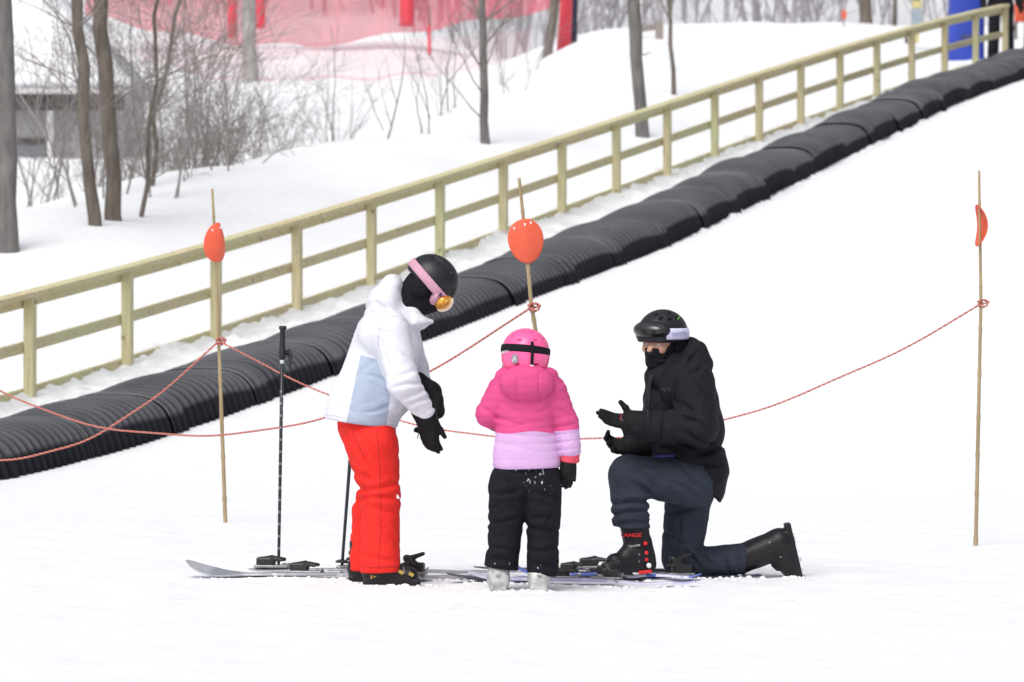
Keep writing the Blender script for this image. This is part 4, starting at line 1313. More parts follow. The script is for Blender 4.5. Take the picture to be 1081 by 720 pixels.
hood = [(w.rc((405, 322, -.05), (403, 324, .06), 17, 17), .03), (w.rc((407, 317), (414, 301), 17, 11.5, (YV, 1.8)), .03),
        (w.rc((412, 338), (432, 331), 24, 15, (YV, 1.15)), .03), (w.rc((428, 342, -.02), (445, 341, -.02), 12, 7, (YV, 2.2)), .02), (w.rc((440, 340, -.03), (455.5, 339.5, -.03), 8, 2.6, (YV, 2.6)), .012)]
arm_f = [w.rc((424, 352, .17), (436, 390, .22), 20, 16), w.rc((436, 390, .22), (445, 409, .12), 16, 12)]
hem0, hem1 = np.array((338, 441.0)), np.array((421, 453.0))
hd = hem1 - hem0; hemn = np.array((-hd[1], 0, -hd[0]))
armF = field(arm_n, .02)
def puff(n_, lam, amp, seed):
    return lambda X, Y, Z: amp * sn(X, Y, Z, n_, seed)
jack_d = [puff(16, 0, 0.0022, 1), puff(38, 0, 0.0012, 2),
          w_cr,
          
          fold(w.p(400, 322), .10, (0.2, 0.2, 1), .05, .005, 7)]
def panelW(X, Y, Z):
    px, py = to_px(X, Y, Z)
    l = half(px, py, (380.6, 373), (365, 447)) * -1
    t = (py - (374 + (px - 380) * 0.30))
    r = np.where(py < 410, half(px, py, (412.5, 380), (413, 409)), half(px, py, (413, 409), (408.5, 450)))
    a = (armF(X, Y, Z) * FPX / 24.95 - 2.5)
    side = (24.95 + 0.06 - Y) * 225
    return np.minimum.reduce([l, t, r, a, side]) / 225 if False else np.minimum(np.minimum(np.minimum(l, t), np.minimum(r, a)), side) / 225
gapn = np.array((0.25, 0, -1.0))
jackW = skin('jacket', field(torso + [(q, .022) for q in arm_n + arm_f] + hood, .03, [(w.p(*hem0), hemn)], jack_d), M_white, w.root, .0052, {'panel': panelW})
# jacket details: zip flap, cuff band, hem cord
M_greyseam = m_plain('grey_stitching', (.42, .43, .50), .8)
for ln_ in ([(401, 345), (399, 362), (405, 382)], [(342, 437), (380, 444), (417, 449)], [(438, 432), (446, 436), (455, 430)], [(392, 327), (405, 335), (418, 334), (430, 340)]):
    seam('stitching', jackW, ln_, .0013, M_greyseam, w.root)
# trousers
pz = [w.rc((387.5, 448), (391, 464), 31.5, 27, (YV, 1.15)),
      (w.rc((393, 470, thigh_n), (402, 525, thigh_n), 28, 20.5), .03), (w.rc((402, 525, thigh_n), (401, 604, thigh_n), 20, 21.5), .02),
      (w.rc((384, 466, thigh_f), (396, 511, thigh_f), 21, 15.5), .025), (w.rc((396, 511, thigh_f), (389, 540, thigh_f), 15.5, 17), .02), (w.rc((389, 540, thigh_f), (387, 604, thigh_f), 17, 18.5), .02)]
pd = [puff(14, 0, .003, 6), puff(36, 0, .0014, 8), wp_cr,
      ]
pantsW = skin('pants', field(pz, .03, [(w.p(401, 603), (0.03, 0, -1))], pd), M_red_p, w.root, .0052)
M_redseam = m_plain('dark_red_stitching', (.42, .012, .012), .8)
seam('pocket_zip', pantsW, [(371, 453), (384, 482)], .0022, M_redseam, w.root)
seam('side_seam', pantsW, [(398, 452), (401, 500), (402, 560), (399, 600)], .0016, M_redseam, w.root)
seam('hem_stitching', pantsW, [(380, 598), (400, 599.5), (420, 598)], .0016, M_redseam, w.root)
# small white emblem at the knee
kn = w.p(421.5, 524.5, thigh_n - .045)
mb = MB()
for r_ in (0.010, 0.018, 0.026):
    pts = [kn + np.array((0.004 - abs(t) * .004, -.004 + .002 * r_, 0)) + np.array((-0.55, -.0, 0)) * 0 + np.array((math.cos(t) * r_ * .45 - .016, -.006, math.sin(t) * r_ * .7 - .006)) for t in np.linspace(-0.2, 1.7, 9)]
    mb.tube(pts, 0.0028, 6)
mb.build('emblem', m_plain('white_print', (0.8, 0.8, 0.8), 0.6), w.root)
# boots
for dpt, hx, tx_, nm in ((thigh_n, 383, 444, 0), (thigh_f, 368, 428, 1)):
    pr, fr_ = boot_prims(w.p(hx, 617 if nm == 0 else 614, dpt), w.p(tx_, 617.5 if nm == 0 else 614.5, dpt), w.p(hx + 16, 575, dpt), .050)
    bo = skin('ski_boot', field(pr, .02), M_boot, w.root, .0045)
    d, s, up, L, q = fr_
    if nm == 0:
        for a, c_, ln in ((0.62, 0.068, .020), (0.80, 0.058, .018)):
            MB().bar(q(a, 0.050, c_), q(a + .08, 0.047, c_ - .012), .016, .012, (0, 1, 0)).build('buckle', M_gold, bo, bevel=.002)
        lettering('print', 'DALBELLO', 0.022, lambda a_, b_: (q(0.30, 0, 0.052) + d * a_ + up * (b_ + a_ * .35) + s * (.052 - .0 * a_), s), M_gold, bo, .002, .01) if False else None
        mb = MB()
        for i in range(4):
            c_ = q(0.15 + .055 * i, .0515, .042 + .006 * i)
            mb.bar(c_ - up * .012, c_ + up * .012 + d * .004, .009, .004, s)
        mb.build('print', M_gold, bo)
        for a, c_ in ((0.45, .075), (0.7, .07)):
            MB().bar(q(a, .02, c_ + .012), q(a + .02, .052, c_ - .012), .012, .006, d).build('buckle_strap', M_steel, bo, bevel=.001)
# head: balaclava, helmet, goggles
hf = unit((math.cos(math.radians(43)), -0.10, -math.sin(math.radians(43)))); hs = unit(np.cross(hf, (0.7, 0, 0.7))); hu = np.cross(hs, hf)
HC = w.p(456, 296.5)
hr_ = np.array((0.132, 0.112, 0.122))
bal = [el(HC - hu * .035 + hf * .0, (.100, .080, .105), [hf, hs, hu]), (rc(HC - hu * .10 + hf * .045, HC - hu * .075 + hf * .055, .052, .05), .03),
       (rc(HC - hu * .105 + hf * .03, HC - hu * .075 + hf * .075, .040, .036), .03), (rc(HC - hu * .10 - hf * .02, w.p(424, 338), .066, .075), .04)]
skin('balaclava', field(bal, .03, (), [puff(30, 0, .0015, 3)]), M_blackf, w.root, .005)
vents = []
for a, e in ((-2.2, .75), (-1.7, .80), (-1.2, .78), (-2.4, .35), (-0.8, .7), (2.2, .75), (1.7, .8), (1.2, .78)):
    pt_ = HC + hf * hr_[0] * math.cos(a) * (1 - e * e) ** .5 + hs * hr_[1] * math.sin(a) * (1 - e * e) ** .5 + hu * hr_[2] * e
    tn = unit(hf * math.cos(a) + hs * math.sin(a) + hu * e); td = unit(hf - tn * np.dot(hf, tn))
    vents.append(bx(pt_, (.020, .006, .012), [td, np.cross(tn, td), tn], .004))
hel = skin('helmet', field([el(HC, hr_, [hf, hs, hu])], .02, [(HC - hu * .040, -hu, .012)], (), vents), M_helm, w.root, .004)
for sg in (-1, 1): skin('ear_pad', field([el(HC - hu * .055 - hf * .015 + hs * sg * .085, (.048, .022, .050), [hf, hs, hu])], .01), M_blackf, hel, .0045)
pass
st = band('goggle_strap', HC, (hf, hs, hu), hr_, lambda a: -.012 - .014 * math.cos(a), .0205, 0.62, 2 * math.pi - 0.55, .004, M_pinkstrap, hel)
fcen = HC + hf * .108 - hu * .034
gf = field([el(fcen - hf * .034, (.034, .100, .056), [hf, hs, hu])], .01)
gog = skin('goggle_frame', gf, M_pinkstrap, hel, .004)
lens = field([el(fcen - hf * .001, (.042, .093, .050), [hf, hs, hu])], .01)
skin('lens', lens, M_lens_gold, gog, .0035)
sidee = hs if np.dot(hs, (0, -1, 0)) > 0 else -hs
def place_strap(a_, b_):
    an = (math.pi / 2 if np.dot(hs, sidee) > 0 else -math.pi / 2)
    an = an * (1 - 0.45) - a_ / .12 * np.sign(-an) * -1
    q_ = HC + hf * (hr_[0] + .009) * math.cos(an) * .99 + hs * (hr_[1] + .009) * math.sin(an) * .99 + hu * (b_ - .022)
    return q_, unit(hf * math.cos(an) + hs * math.sin(an))
mb = MB()
for (a0_, b0_), (a1_, b1_) in (((-.010, -.010), (-.010, .010)), ((-.010, .010), (.010, -.010)), ((.010, -.010), (.010, .010))):
    A_, n_ = place_strap(a0_, b0_); B_, _ = place_strap(a1_, b1_)
    mb.bar(A_, B_, .005, .003, n_)
mb.build('print', M_text_dark, st)
# gloves: far gauntlet behind, near glove hanging down
far = [(w.rc((442, 401, .10), (455, 414, .04), 8.5, 10.5), .02), (w.rc((455, 414, .04), (461, 434, .0), 10.5, 9), .02)]
far += [(q if isinstance(q, tuple) else (q, .015)) for q in hand(w.p(460, 428, .0), (-.35, -.1, -1), (-.9, -.3, .25), -1, .9, (.35, .37, .4, .43), (.75, .5, .3), .0)]
g1 = skin('glove', field(far, .02, (), [puff(40, 0, .0015, 5)]), M_glove, w.root, .004)
near = [(w.rc((447, 432, -.155), (452, 446, -.14), 13.5, 11.5), .02), (w.rc((453, 452, -.145), (455.5, 467, -.14), 10.5, 9.0, ((.45, .85, .1), .7)), .015)]
near += [(q if isinstance(q, tuple) else (q, .015)) for q in hand(w.p(450, 441, -.145), (.16, .05, -1), (.45, .85, .1), -1, .98, (.22, .24, .26, .28), (.85, .42, .35), -.01, 1.25)]
g2 = skin('glove', field(near, .02, (), [puff(40, 0, .0015, 6)]), M_glove, w.root, .004)
MB().tube([w.p(441, 404, .05), w.p(439, 400, .03), w.p(441, 398, .03), w.p(444, 401, .05)], .004, 6).build('toggle', M_glove, g1)
MB().tube([w.p(446, 450, -.15), w.p(442, 458, -.16), w.p(440.5, 463, -.16)], .0022, 6).build('toggle', M_glove, g2)
# body inside the clothes
ins = [w.rc((388, 450), (410, 358), 26, 25, (YV, 1.1)), w.rc((410, 350, -.12), (412, 350, .12), 17, 17), w.rc((412, 352), (436, 325), 14, 12),
       el(HC - hu * .03, (.085, .068, .095), [hf, hs, hu])]
for dd_, e_, w_ in ((-1, (426, 404), (447, 433)), (1, (436, 390), (447, 408))):
    ins += [w.rc((413, 351, .165 * dd_), (*e_, .215 * dd_ if dd_ < 0 else .21), 12, 10), w.rc((*e_, .215 * dd_ if dd_ < 0 else .21), (*w_, -.16 if dd_ < 0 else .1), 10, 7)]
ins += [w.rc((395, 470, thigh_n), (403, 525, thigh_n), 15, 10), w.rc((403, 525, thigh_n), (401, 600, thigh_n), 10, 9), w.rc((386, 466, thigh_f), (396, 511, thigh_f), 11, 8), w.rc((396, 511, thigh_f), (387, 600, thigh_f), 8, 8)]
body_skin('body', ins, w.root)

# ======== the child in pink, seen from behind
C = Fig(548, 624, 24.42, 'person, a child in pink helmet and two tone pink jacket seen from behind')
c = C
M_pinkj = m_cloth('pink_quilted_fabric', (0.64, 0.078, 0.24), (0.62, 0.39, 0.67), 0.7, 0.25)
M_pinkh = m_plain('glossy_pink_helmet', (0.92, 0.12, 0.34), 0.28, 0.03, 10)
M_coral = m_cloth('coral_cuff_fabric', (0.72, 0.085, 0.13), None, 0.75, 0.4)
M_blackp = m_cloth('black_snow_pants', (0.010, 0.011, 0.016), (0.80, 0.82, 0.86), 0.8, 0.5)
M_pale = m_plain('pale_grey_boot_shell', (0.44, 0.46, 0.45), 0.35, 0.38, 26)
tor = [c.rc((556, 418), (556, 484), 33, 33.5, (YV, .74)), c.rc((534, 413), (579, 413), 18, 18, (YV, .95)), c.rc((556, 482), (556, 496), 34, 35, (YV, .74))]
arm_l = [c.rc((530, 413), (516, 437, .02), 15.5, 13.5), c.rc((516, 437, .02), (524, 446, .20), 13, 10)]
arm_r = [c.rc((583, 414), (597, 446, .0), 15.5, 13.5), c.rc((597, 446, .0), (602, 474, -.01), 13, 11.5)]
hoodc = [(c.el((556, 404, -.098), (29, 14.5, 19)), .007), (c.rc((533, 398, -.03), (579, 398, -.03), 10.5, 10.5), .02), (c.rc((556, 396, .03), (556, 408, .03), 20, 26, (YV, .8)), .02)]
def quilt(X, Y, Z):
    px, py = to_px(X, Y, Z)
    wob = 2.2 * sn(X, Y, Z, 12, 4, 3)
    body = np.abs(np.sin(math.pi * (Z + 0.006 * wob) / 0.036)) ** 0.55
    inhood = smooth(0.03, 0.0, np.sqrt((px - 556) ** 2 / 1.0 + ((py - 402) * 1.3) ** 2) / 231 - 0.13)
    g_ = Z / 0.036 + 0.16 * wob
    body = np.exp(-(np.abs(g_ - np.round(g_)) * 0.036 / 0.0055) ** 1.5)
    return (0.0040 * body * (0.75 + 0.35 * sn(X, Y, Z, 17, 8, 3)) - 0.0015) * (1 - .6 * inhood)
c_cr = creases([((524, 440), (548, 447)), ((540, 452), (572, 446), .8), ((508, 428), (524, 440), .8), ((586, 432), (604, 442), .8), ((588, 452), (607, 447), .7), ((530, 425), (545, 436), .7), ((568, 436), (584, 426), .7), ((527, 470), (560, 476), .5)], 24.45, .008, 2.2)
cp_cr = creases([((514, 552), (546, 547)), ((516, 560), (540, 556), .7), ((556, 556), (588, 560)), ((560, 549), (582, 546), .7), ((520, 522), (550, 517), .8), ((562, 520), (588, 526), .8), ((516, 540), (530, 530), .6),
                 ((514, 578), (544, 584), .8), ((560, 582), (590, 578), .8), ((516, 592), (538, 590), .7), ((562, 595), (588, 597), .7), ((530, 500), (544, 530), .6), ((585, 540), (578, 555), .7)], 24.45, .012, 2.3)
cd = [quilt, puff(24, 0, .002, 3), c_cr]
def seamc(X, Y, Z):
    """seam lines of the hood"""
    px, py = to_px(X, Y, Z)
    g = np.exp(-((px - 546) / 1.2) ** 2) + np.exp(-((px - 569) / 1.2) ** 2)
    return .004 * g * ((py > 394) & (py < 424)) * (Y < 24.42)
def panelC(X, Y, Z):
    px, py = to_px(X, Y, Z)
    return (py - (456.3 + np.where(px > 585, -2.5, 0) + 1.2 * np.sin(px * .12))) / 231
skin('jacket', field(tor + [(q, .016) for q in arm_l + arm_r] + hoodc, .025, [(c.p(556, 494.5), (0.03, 0, -1))], cd + [seamc]), M_pinkj, c.root, .0042, {'panel': panelC})
pp = [c.rc((541, 506), (570, 506), 23, 23, (YV, .95)), (c.rc((538, 515), (534, 556), 22.5, 18), .012), (c.rc((534, 556), (529, 602), 17.5, 17.8), .008),
      (c.rc((571, 515), (573, 556), 22.5, 17.5), .012), (c.rc((573, 556), (573, 606), 17, 17.0), .008)]
ppd = [puff(18, 0, .0035, 7), puff(40, 0, .0016, 8), cp_cr]
def flecks(X, Y, Z):
    px, py = to_px(X, Y, Z)
    m = smooth(34, 4, np.hypot(px - 563, py - 505)) + 0.55 * smooth(14, 0, np.abs(py - 600))
    return (sn(X, Y, Z, 160, 9, 6) + sn(X, Y, Z, 90, 3, 4) * .6 - 1.35 + 0.75 * m) * .004 - (m < .15)
def crotch(X, Y, Z):
    px, py = to_px(X, Y, Z)
    return .004 * np.exp(-((px - 555.5) / 1.6) ** 2) * (py < 545)
hc_l = c.p(530, 601)
pantsC = skin('pants', field(pp, .02, [(c.p(530, 600.5), (-0.15, 0, -1))], ppd + [crotch]), M_blackp, c.root, .0045, {'panel': flecks})
M_darkseam = m_plain('dark_stitching', (.018, .018, .022), .8, **{'Specular IOR Level': .1})
for ln_ in ([(524, 505), (548, 508)], [(564, 508), (588, 504)], [(516, 596), (544, 597)], [(558, 601), (588, 602)]):
    seam('stitching', pantsC, ln_, .0016, M_darkseam, c.root)
for (x_, y_, top_) in ((525.5, 625.5, 600), (568.5, 625.5, 605)):
    hl, to = c.p(x_, y_, -.07), c.p(x_ + 1, y_ - 3.0, .16)
    hl[2] = gz(hl[0], hl[1]) - .004; to[2] = gz(to[0], to[1]) - .004
    pr, fr_ = boot_prims(hl, to, c.p(x_ + 1, top_, -.01), .046)
    pr[3] = (rc(c.p(x_ + .5, 612, -.01), c.p(x_ + 1, top_, -.01), .050, .047), .02)
    bo = skin('ski_boot', field(pr, .02), M_pale, c.root, .0042)
    d, s, up, L, q = fr_
    MB().bar(q(-.03, -.011, .085), q(-.03, .011, .085), .010, .034, d).build('heel_lever', M_pale, bo, bevel=.004)
    for sg in (-1, 1):
        MB().bar(q(.5, sg * .045, .07), q(.62, sg * .040, .06), .014, .012, up).build('buckle', M_steel, bo, bevel=.002)
# head
CH = c.p(554.8, 370.5); cr = np.array((.118, .109, .104))
cf = unit((-0.10, 1, -0.10)); cs = unit(np.cross(cf, (0.02, 0, 1))); cu_ = np.cross(cs, cf)
def onh(a, e, o=0.0):
    """a: azimuth from straight back to the right; e: height fraction"""
    e2 = e if e > 0 else min(0.0, e + .36)
    k_ = (1 - e2 * e2) ** .5
    n_ = unit(-cf * math.cos(a) * k_ / cr[0] + cs * math.sin(a) * k_ / cr[1] + cu_ * e2 / cr[2])
    return CH - cf * cr[0] * math.cos(a) * k_ + cs * cr[1] * math.sin(a) * k_ + cu_ * cr[2] * e + n_ * o, n_
vs_ = []
for a, e in ((-.42, .42), (.42, .42), (-.98, .62), (-.50, -.70), (.42, -.70), (1.0, .5), (-.1, .86), (.5, .80)):
    p_, n_ = onh(a, e); t_ = unit(np.cross(n_, cu_) * 1.0)
    vs_.append(bx(p_, (.010, .0042, .012), [t_, np.cross(n_, t_), n_], .003))
hel = skin('helmet', field([el(CH, cr, [cf, cs, cu_]), el(CH - cu_ * .038, cr * .985, [cf, cs, cu_])], .02, [(CH - cu_ * .090, -cu_, .014)], (), vs_), M_pinkh, c.root, .0036)
skin('helmet_lining', field([el(CH - cu_ * .03, cr * .93, [cf, cs, cu_])], .01, [(CH - cu_ * .100, -cu_, .01)]), M_blackf, hel, .005)
for sg in (-1, 1): skin('ear_pad', field([el(CH - cu_ * .085 + cs * sg * .082 + cf * .045, (.040, .022, .046), [cf, cs, cu_])], .01), M_blackf, hel, .0045)
gs = band('goggle_strap', CH, (cf, cs, cu_), cr, lambda a: .001 - .010 * math.sin(a), .0165, 0.6, 2 * math.pi - 0.6, .0035, M_blackf, hel)
rows = [onh(.16, e, .007)[0] for e in np.linspace(.30, -.66, 9)]
mb = MB()
for a_, b_ in zip(rows[:-1], rows[1:]): mb.bar(a_, b_ + unit(b_ - a_) * .002, .0135, .006, -cf)
cl_ = mb.build('strap_holder', M_blackf, hel)
p_, n_ = onh(.16, -.70, .006)
MB().loft([[p_ + n_ * h + (cs * math.cos(t) + cu_ * math.sin(t)) * r_ for t in np.linspace(0, 2 * math.pi, 14, endpoint=False)] for h, r_ in ((-.002, .0085), (.003, .0085), (.005, .006))]).build('snap_button', M_speck, cl_)
p_, n_ = onh(-.56, -.44, .001); t1 = unit(np.cross(cu_, n_)); t2 = np.cross(n_, t1)
bd = MB().loft([[p_ + n_ * h + t1 * math.cos(t) * r_ * .0185 + t2 * math.sin(t) * r_ * .0225 for t in np.linspace(0, 2 * math.pi, 24, endpoint=False)] for h, r_ in ((-.004, 1), (.002, 1), (.0028, .9))]).build('badge', m_plain('grey_badge', (0.27, 0.24, 0.26), .5), hel)
mb = MB()
for x0_, y0_, x1_, y1_ in ((-.006, -.014, -.002, .012), (-.002, .012, .006, .006), (.006, .006, .008, -.014), (-.006, -.002, .007, -.004), (-.010, -.012, -.006, .002)):
    mb.bar(p_ + n_ * .0045 + t1 * x0_ + t2 * y0_, p_ + n_ * .0045 + t1 * x1_ + t2 * y1_, .004, .0016, n_)
mb.build('print', M_band, bd)
def place_c(a_, b_):
    an = -1.08 + a_ / .112
    k_ = (1 - .02) ** .5
    q_ = CH - cf * (cr[0] + .0062) * math.cos(an) + cs * (cr[1] + .0062) * math.sin(an) + cu_ * (b_ - .006 + .012 * 0.55 * -math.sin(an) * -1)
    return q_, unit(-cf * math.cos(an) + cs * math.sin(an))
lettering('print', 'SMITH', .0145, place_c, M_band, gs, .0012, .012)
# gloves
gl = [(c.rc((602, 478.5, -.01), (601.5, 487, -.01), 10.0, 10), .015)]
cuff = skin('glove_cuff', field(gl, .015, [(c.p(602, 489), (0, 0, -1))], [puff(30, 0, .002, 3), fold(c.p(602, 482), .05, (0.3, 0, 1), .022, .003, 4)]), M_coral, c.root, .0042)
mit = [(c.rc((600.5, 486, -.01), (599.5, 498, -.01), 8.5, 9), .012)]
mit += [(q if isinstance(q, tuple) else (q, .012)) for q in hand(c.p(600.5, 490, -.01), (-.10, .05, -1), (-.35, 1, 0), -1, .68, (.26, .28, .30, .32), (.9, .35, .25), -.02, 1.35)]
skin('glove', field(mit, .016, (), [puff(40, 0, .0012, 5)]), M_glove, c.root, .0036)
lft = [(c.rc((523, 446, .18), (527, 446, .27), 9.5, 9), .012)] + [(q if isinstance(q, tuple) else (q, .012)) for q in hand(c.p(527, 446, .25), (.25, 1, .05), (.3, 0, -1), 1, .66, (.3, .3, .3, .3))]
skin('glove', field(lft, .016), M_glove, c.root, .004)
ins = [c.rc((556, 420), (556, 500), 21, 18, (YV, .75)), c.rc((536, 413), (577, 413), 11, 11), c.rc((556, 410), (556, 388), 11, 11), el(CH - cu_ * .02, (.085, .07, .088), [cf, cs, cu_]),
       c.rc((532, 413), (516, 437, .02), 9, 8), c.rc((516, 437, .02), (524, 446, .2), 8, 6), c.rc((581, 414), (597, 446), 9, 8), c.rc((597, 446), (602, 474), 8, 6),
       c.rc((540, 512), (535, 556), 14, 11), c.rc((535, 556), (531, 598), 11, 9), c.rc((571, 512), (572, 556), 14, 11), c.rc((572, 556), (571, 598), 11, 9)]
body_skin('body', ins, c.root, .02)

# ======== the man in black, kneeling on one knee
M_ = Fig(715, 609, 25.42, 'person in black jacket and black helmet kneeling on one knee, gloved hands raised')
m = M_
M_jblack = m_cloth('black_jacket_fabric', (0.0125, 0.012, 0.018), None, 0.7, 0.5)
M_navy_p = m_cloth('navy_ski_pants', (0.032, 0.041, 0.060), None, 0.75, 0.4)
M_whitestrap = m_plain('white_elastic', (0.62, 0.62, 0.82), 0.7, 0.05)
M_redprint = m_plain('red_print', (0.75, 0.02, 0.02), 0.5)
M_purple = m_plain('purple_print', (0.16, 0.12, 0.36), 0.6)
fwd = unit((-1, -0.30, 0)); sid = unit((-0.30, 1, 0))           # he faces left and a little towards the camera
nd, fd_ = -0.10, 0.10
tj = [m.rc((734, 500), (717, 422), 31, 36, (sid, 1.10)), m.rc((722, 405, -.16), (706, 405, .15), 24, 21), m.rc((736, 452), (728, 410), 29, 27, (sid, 1.15)),
      m.rc((732, 484), (738, 512), 31, 26, (sid, 1.2)), (m.rc((745, 496), (742, 528), 21, 15, (sid, 2.0)), .05), m.rc((698, 420), (704, 480), 18, 20, (sid, 1.25))]
aj_n = [m.rc((731, 404, -.19), (738, 450, -.27), 24, 20), m.rc((738, 450, -.27), (676, 450, -.30), 19.5, 15.0)]
aj_f = [m.rc((702, 405, .18), (692, 454, .17), 21, 17), m.rc((692, 454, .17), (672, 469, .02), 16, 13)]
hj = [(m.rc((728, 372, .06), (738, 386, -.04), 16, 15, (sid, 1.25)), .025), (m.rc((735, 372, -.04), (722, 392, -.09), 13, 13), .02), (m.rc((722, 392, -.09), (696, 398, -.10), 13, 11), .02), (m.rc((706, 398), (708, 385), 26, 20), .02)]
m_cr = creases([((748, 452), (716, 440)), ((752, 468), (722, 455)), ((742, 478), (712, 466), .8), ((702, 438), (694, 468), .8), ((688, 438), (681, 466), .8), ((716, 424), (738, 442), .8), ((728, 395), (748, 415), .7), ((690, 405), (702, 432), .8),
                ((735, 480), (764, 470)), ((725, 495), (760, 492), .8), ((740, 515), (758, 505), .7), ((700, 474), (725, 480), .7), ((736, 372), (724, 390), .9), ((744, 384), (730, 395), .7), ((712, 400), (716, 430), .6)], 25.5, .013, 2.2)
mp_cr = creases([((690, 524), (668, 510)), ((690, 527), (662, 530)), ((694, 520), (678, 498), .7), ((644, 545), (688, 540)), ((646, 533), (672, 528), .8), ((650, 556), (686, 552), .7), ((720, 492), (750, 520), .8), ((700, 505), (735, 525), .7),
                 ((738, 598), (722, 582)), ((750, 596), (742, 584), .8), ((700, 560), (722, 575), .7), ((716, 535), (714, 590), .7), ((764, 584), (770, 606), .7), ((778, 582), (781, 606), .6), ((704, 540), (735, 535), .7), ((650, 490), (690, 492), .5)], 25.6, .0125, 2.3)
def zipj(X, Y, Z):
    px, py = to_px(X, Y, Z)
    l = px - (684 - (py - 400) * 0.10 - 3 * np.sin((py - 400) * .03))
    return (.006 * np.exp(-(l / 1.2) ** 2) - .004 * np.exp(-((l - 3.2) / 1.8) ** 2)) * (py > 396) * (Y < 25.42)
jd = [puff(15, 0, .004, 11), puff(34, 0, .002, 12), m_cr,
      zipj]
def hemcut(X, Y, Z):
    a, b_ = m.p(712, 480), m.p(690, 485)
    d1 = (X - a[0]) * -.73 + (Z - a[2]) * -.68
    d2 = -(Z - b_[2])
    d3 = -(Z - m.p(740, 541)[2])
    return np.maximum(np.minimum(d1, d2), d3)
jackM = skin('jacket', field(tj + [(q, .02) for q in aj_n + aj_f] + hj, .03, [hemcut], jd), M_jblack, m.root, .0055)
M_zip = m_plain('grey_zip', (.055, .055, .062), .5, **{'Specular IOR Level': .2})
M_dseam = m_plain('charcoal_stitching', (.022, .022, .027), .8, **{'Specular IOR Level': .1})
seam('zip', jackM, [(688, 396), (685, 420), (683, 450), (685, 478)], .0028, M_zip, m.root)
for ln_ in ([(716, 402), (708, 425), (712, 440)], [(722, 396), (742, 408), (752, 422)], [(683, 437), (684, 465)], [(738, 478), (764, 474)], [(716, 470), (727, 478)]):
    seam('stitching', jackM, ln_, .0022, M_dseam, m.root)
for ln_ in ([(697, 414), (700, 410), (703, 414)], [(701, 413.5), (705, 409.5), (708, 413.5)]):
    seam('chest_print', jackM, ln_, .0026, M_zip, m.root)
# trousers: raised thigh and shin
lp = [m.rc((732, 509, nd), (664, 502, nd - .05), 25, 21), (m.rc((664, 502, nd - .05), (665, 553, nd - .05), 21, 18.5), .02), (m.rc((666, 543, nd - .05), (668, 562, nd - .05), 19, 19), .012),
      m.rc((734, 512, -.08), (734, 512, .1), 23, 23),
      (m.rc((728, 520, fd_), (719, 590, fd_ + .02), 25, 20.5), .03), (m.rc((723, 595, fd_ + .02), (788, 591, fd_ + .02), 16, 18.0), .02)]
lpd = [puff(14, 0, .0035, 21), puff(38, 0, .0016, 22), mp_cr]
def cuffline(X, Y, Z):
    px, py = to_px(X, Y, Z)
    return .006 * np.exp(-((py - 545.5 - (px - 665) * .04) / 1.4) ** 2) * (px < 692)
pantsM = skin('pants', field(lp, .03, [(m.p(668, 559.5, nd), (0.03, 0, -1)) , (m.p(787.5, 590, fd_), (1, 0, -.05))] if False else [(m.p(787.5, 590, fd_), (1, 0, -.05))], lpd + [cuffline], [bx(m.p(668, 580, nd - .05), (.11, .11, (580 - 557.5) * m.k), None, .004)]), M_navy_p, m.root, .0052)
M_nseam = m_plain('navy_stitching', (.045, .055, .075), .8, **{'Specular IOR Level': .1})
for ln_ in ([(748, 520), (715, 503), (672, 494), (648, 498)], [(650, 512), (648, 552)], [(646, 555), (668, 557), (688, 556)], [(706, 540), (708, 590)], [(740, 592), (784, 590)]):
    seam('stitching', pantsM, ln_, .0018, M_nseam, m.root)
MB().bar(m.p(690, 481.5, -.21), m.p(712, 481, -.2), .03, .010).build('shirt_hem', m_plain('blue_cloth', (.012, .016, .14), .8), m.root, bevel=.003)
# boots
hz = m.p(686, 603, nd - .05); tz = m.p(641, 604, nd - .14)
pr, fr_ = boot_prims(hz, tz, m.p(668, 553, nd - .05), .054)
pr[3] = (rc(m.p(674, 585, nd - .05), m.p(669, 550, nd - .05), 13.5 * m.k, 15.5 * m.k), .03)
pr.append((rc(m.p(684, 596, nd - .05), m.p(682, 572, nd - .05), 9 * m.k, 6 * m.k), .02))
bo = skin('ski_boot', field(pr, .02), M_boot, m.root, .0042)
def side_at(px, py):
    """point on the near side of the upright cuff"""
    t = np.clip((585 - py) / 35, 0, 1); cx_ = 674 + (669 - 674) * t; r_ = (13.5 + 2.0 * t)
    o_ = np.clip((px - cx_) / r_, -.98, .98)
    n_ = unit((o_, -math.sqrt(1 - o_ * o_), 0))
    pt_ = m.p(cx_, py, nd - .05)
    return pt_ + n_ * (r_ * m.k + .0055), n_
lettering('print', 'LANGE', .019, lambda a_, b_: side_at(666.5 + a_ / m.k * 1.08, 564 - b_ / m.k), M_redprint, bo, .0015, .02)
for py_, xr in ((575, 680), (585, 681), (592, 681)):
    a_, n_ = side_at(664, py_ + 1.5); b_, nb = side_at(675, py_ - .5)
    a1, _ = side_at(669.5, py_ + .8)
    mb = MB(); mb.bar(a_ + n_ * .004, a1 + n_ * .006, .010, .006, n_); mb.bar(a1 + n_ * .006, b_ + nb * .006, .010, .007, nb)
    bk = mb.build('buckle', M_steel, bo, bevel=.0015)
    k1, n1 = side_at(xr, py_ - 2)
    MB().loft([[k1 + n1 * h + (np.cross(n1, (0, 0, 1)) * math.cos(t) + np.array((0, 0, 1)) * math.sin(t)) * r_ for t in np.linspace(0, 2 * math.pi, 12, endpoint=False)] for h, r_ in ((-.003, .010), (.006, .010), (.009, .006))]).build('buckle_catch', M_redprint, bk)
k1, n1 = side_at(684, 597)
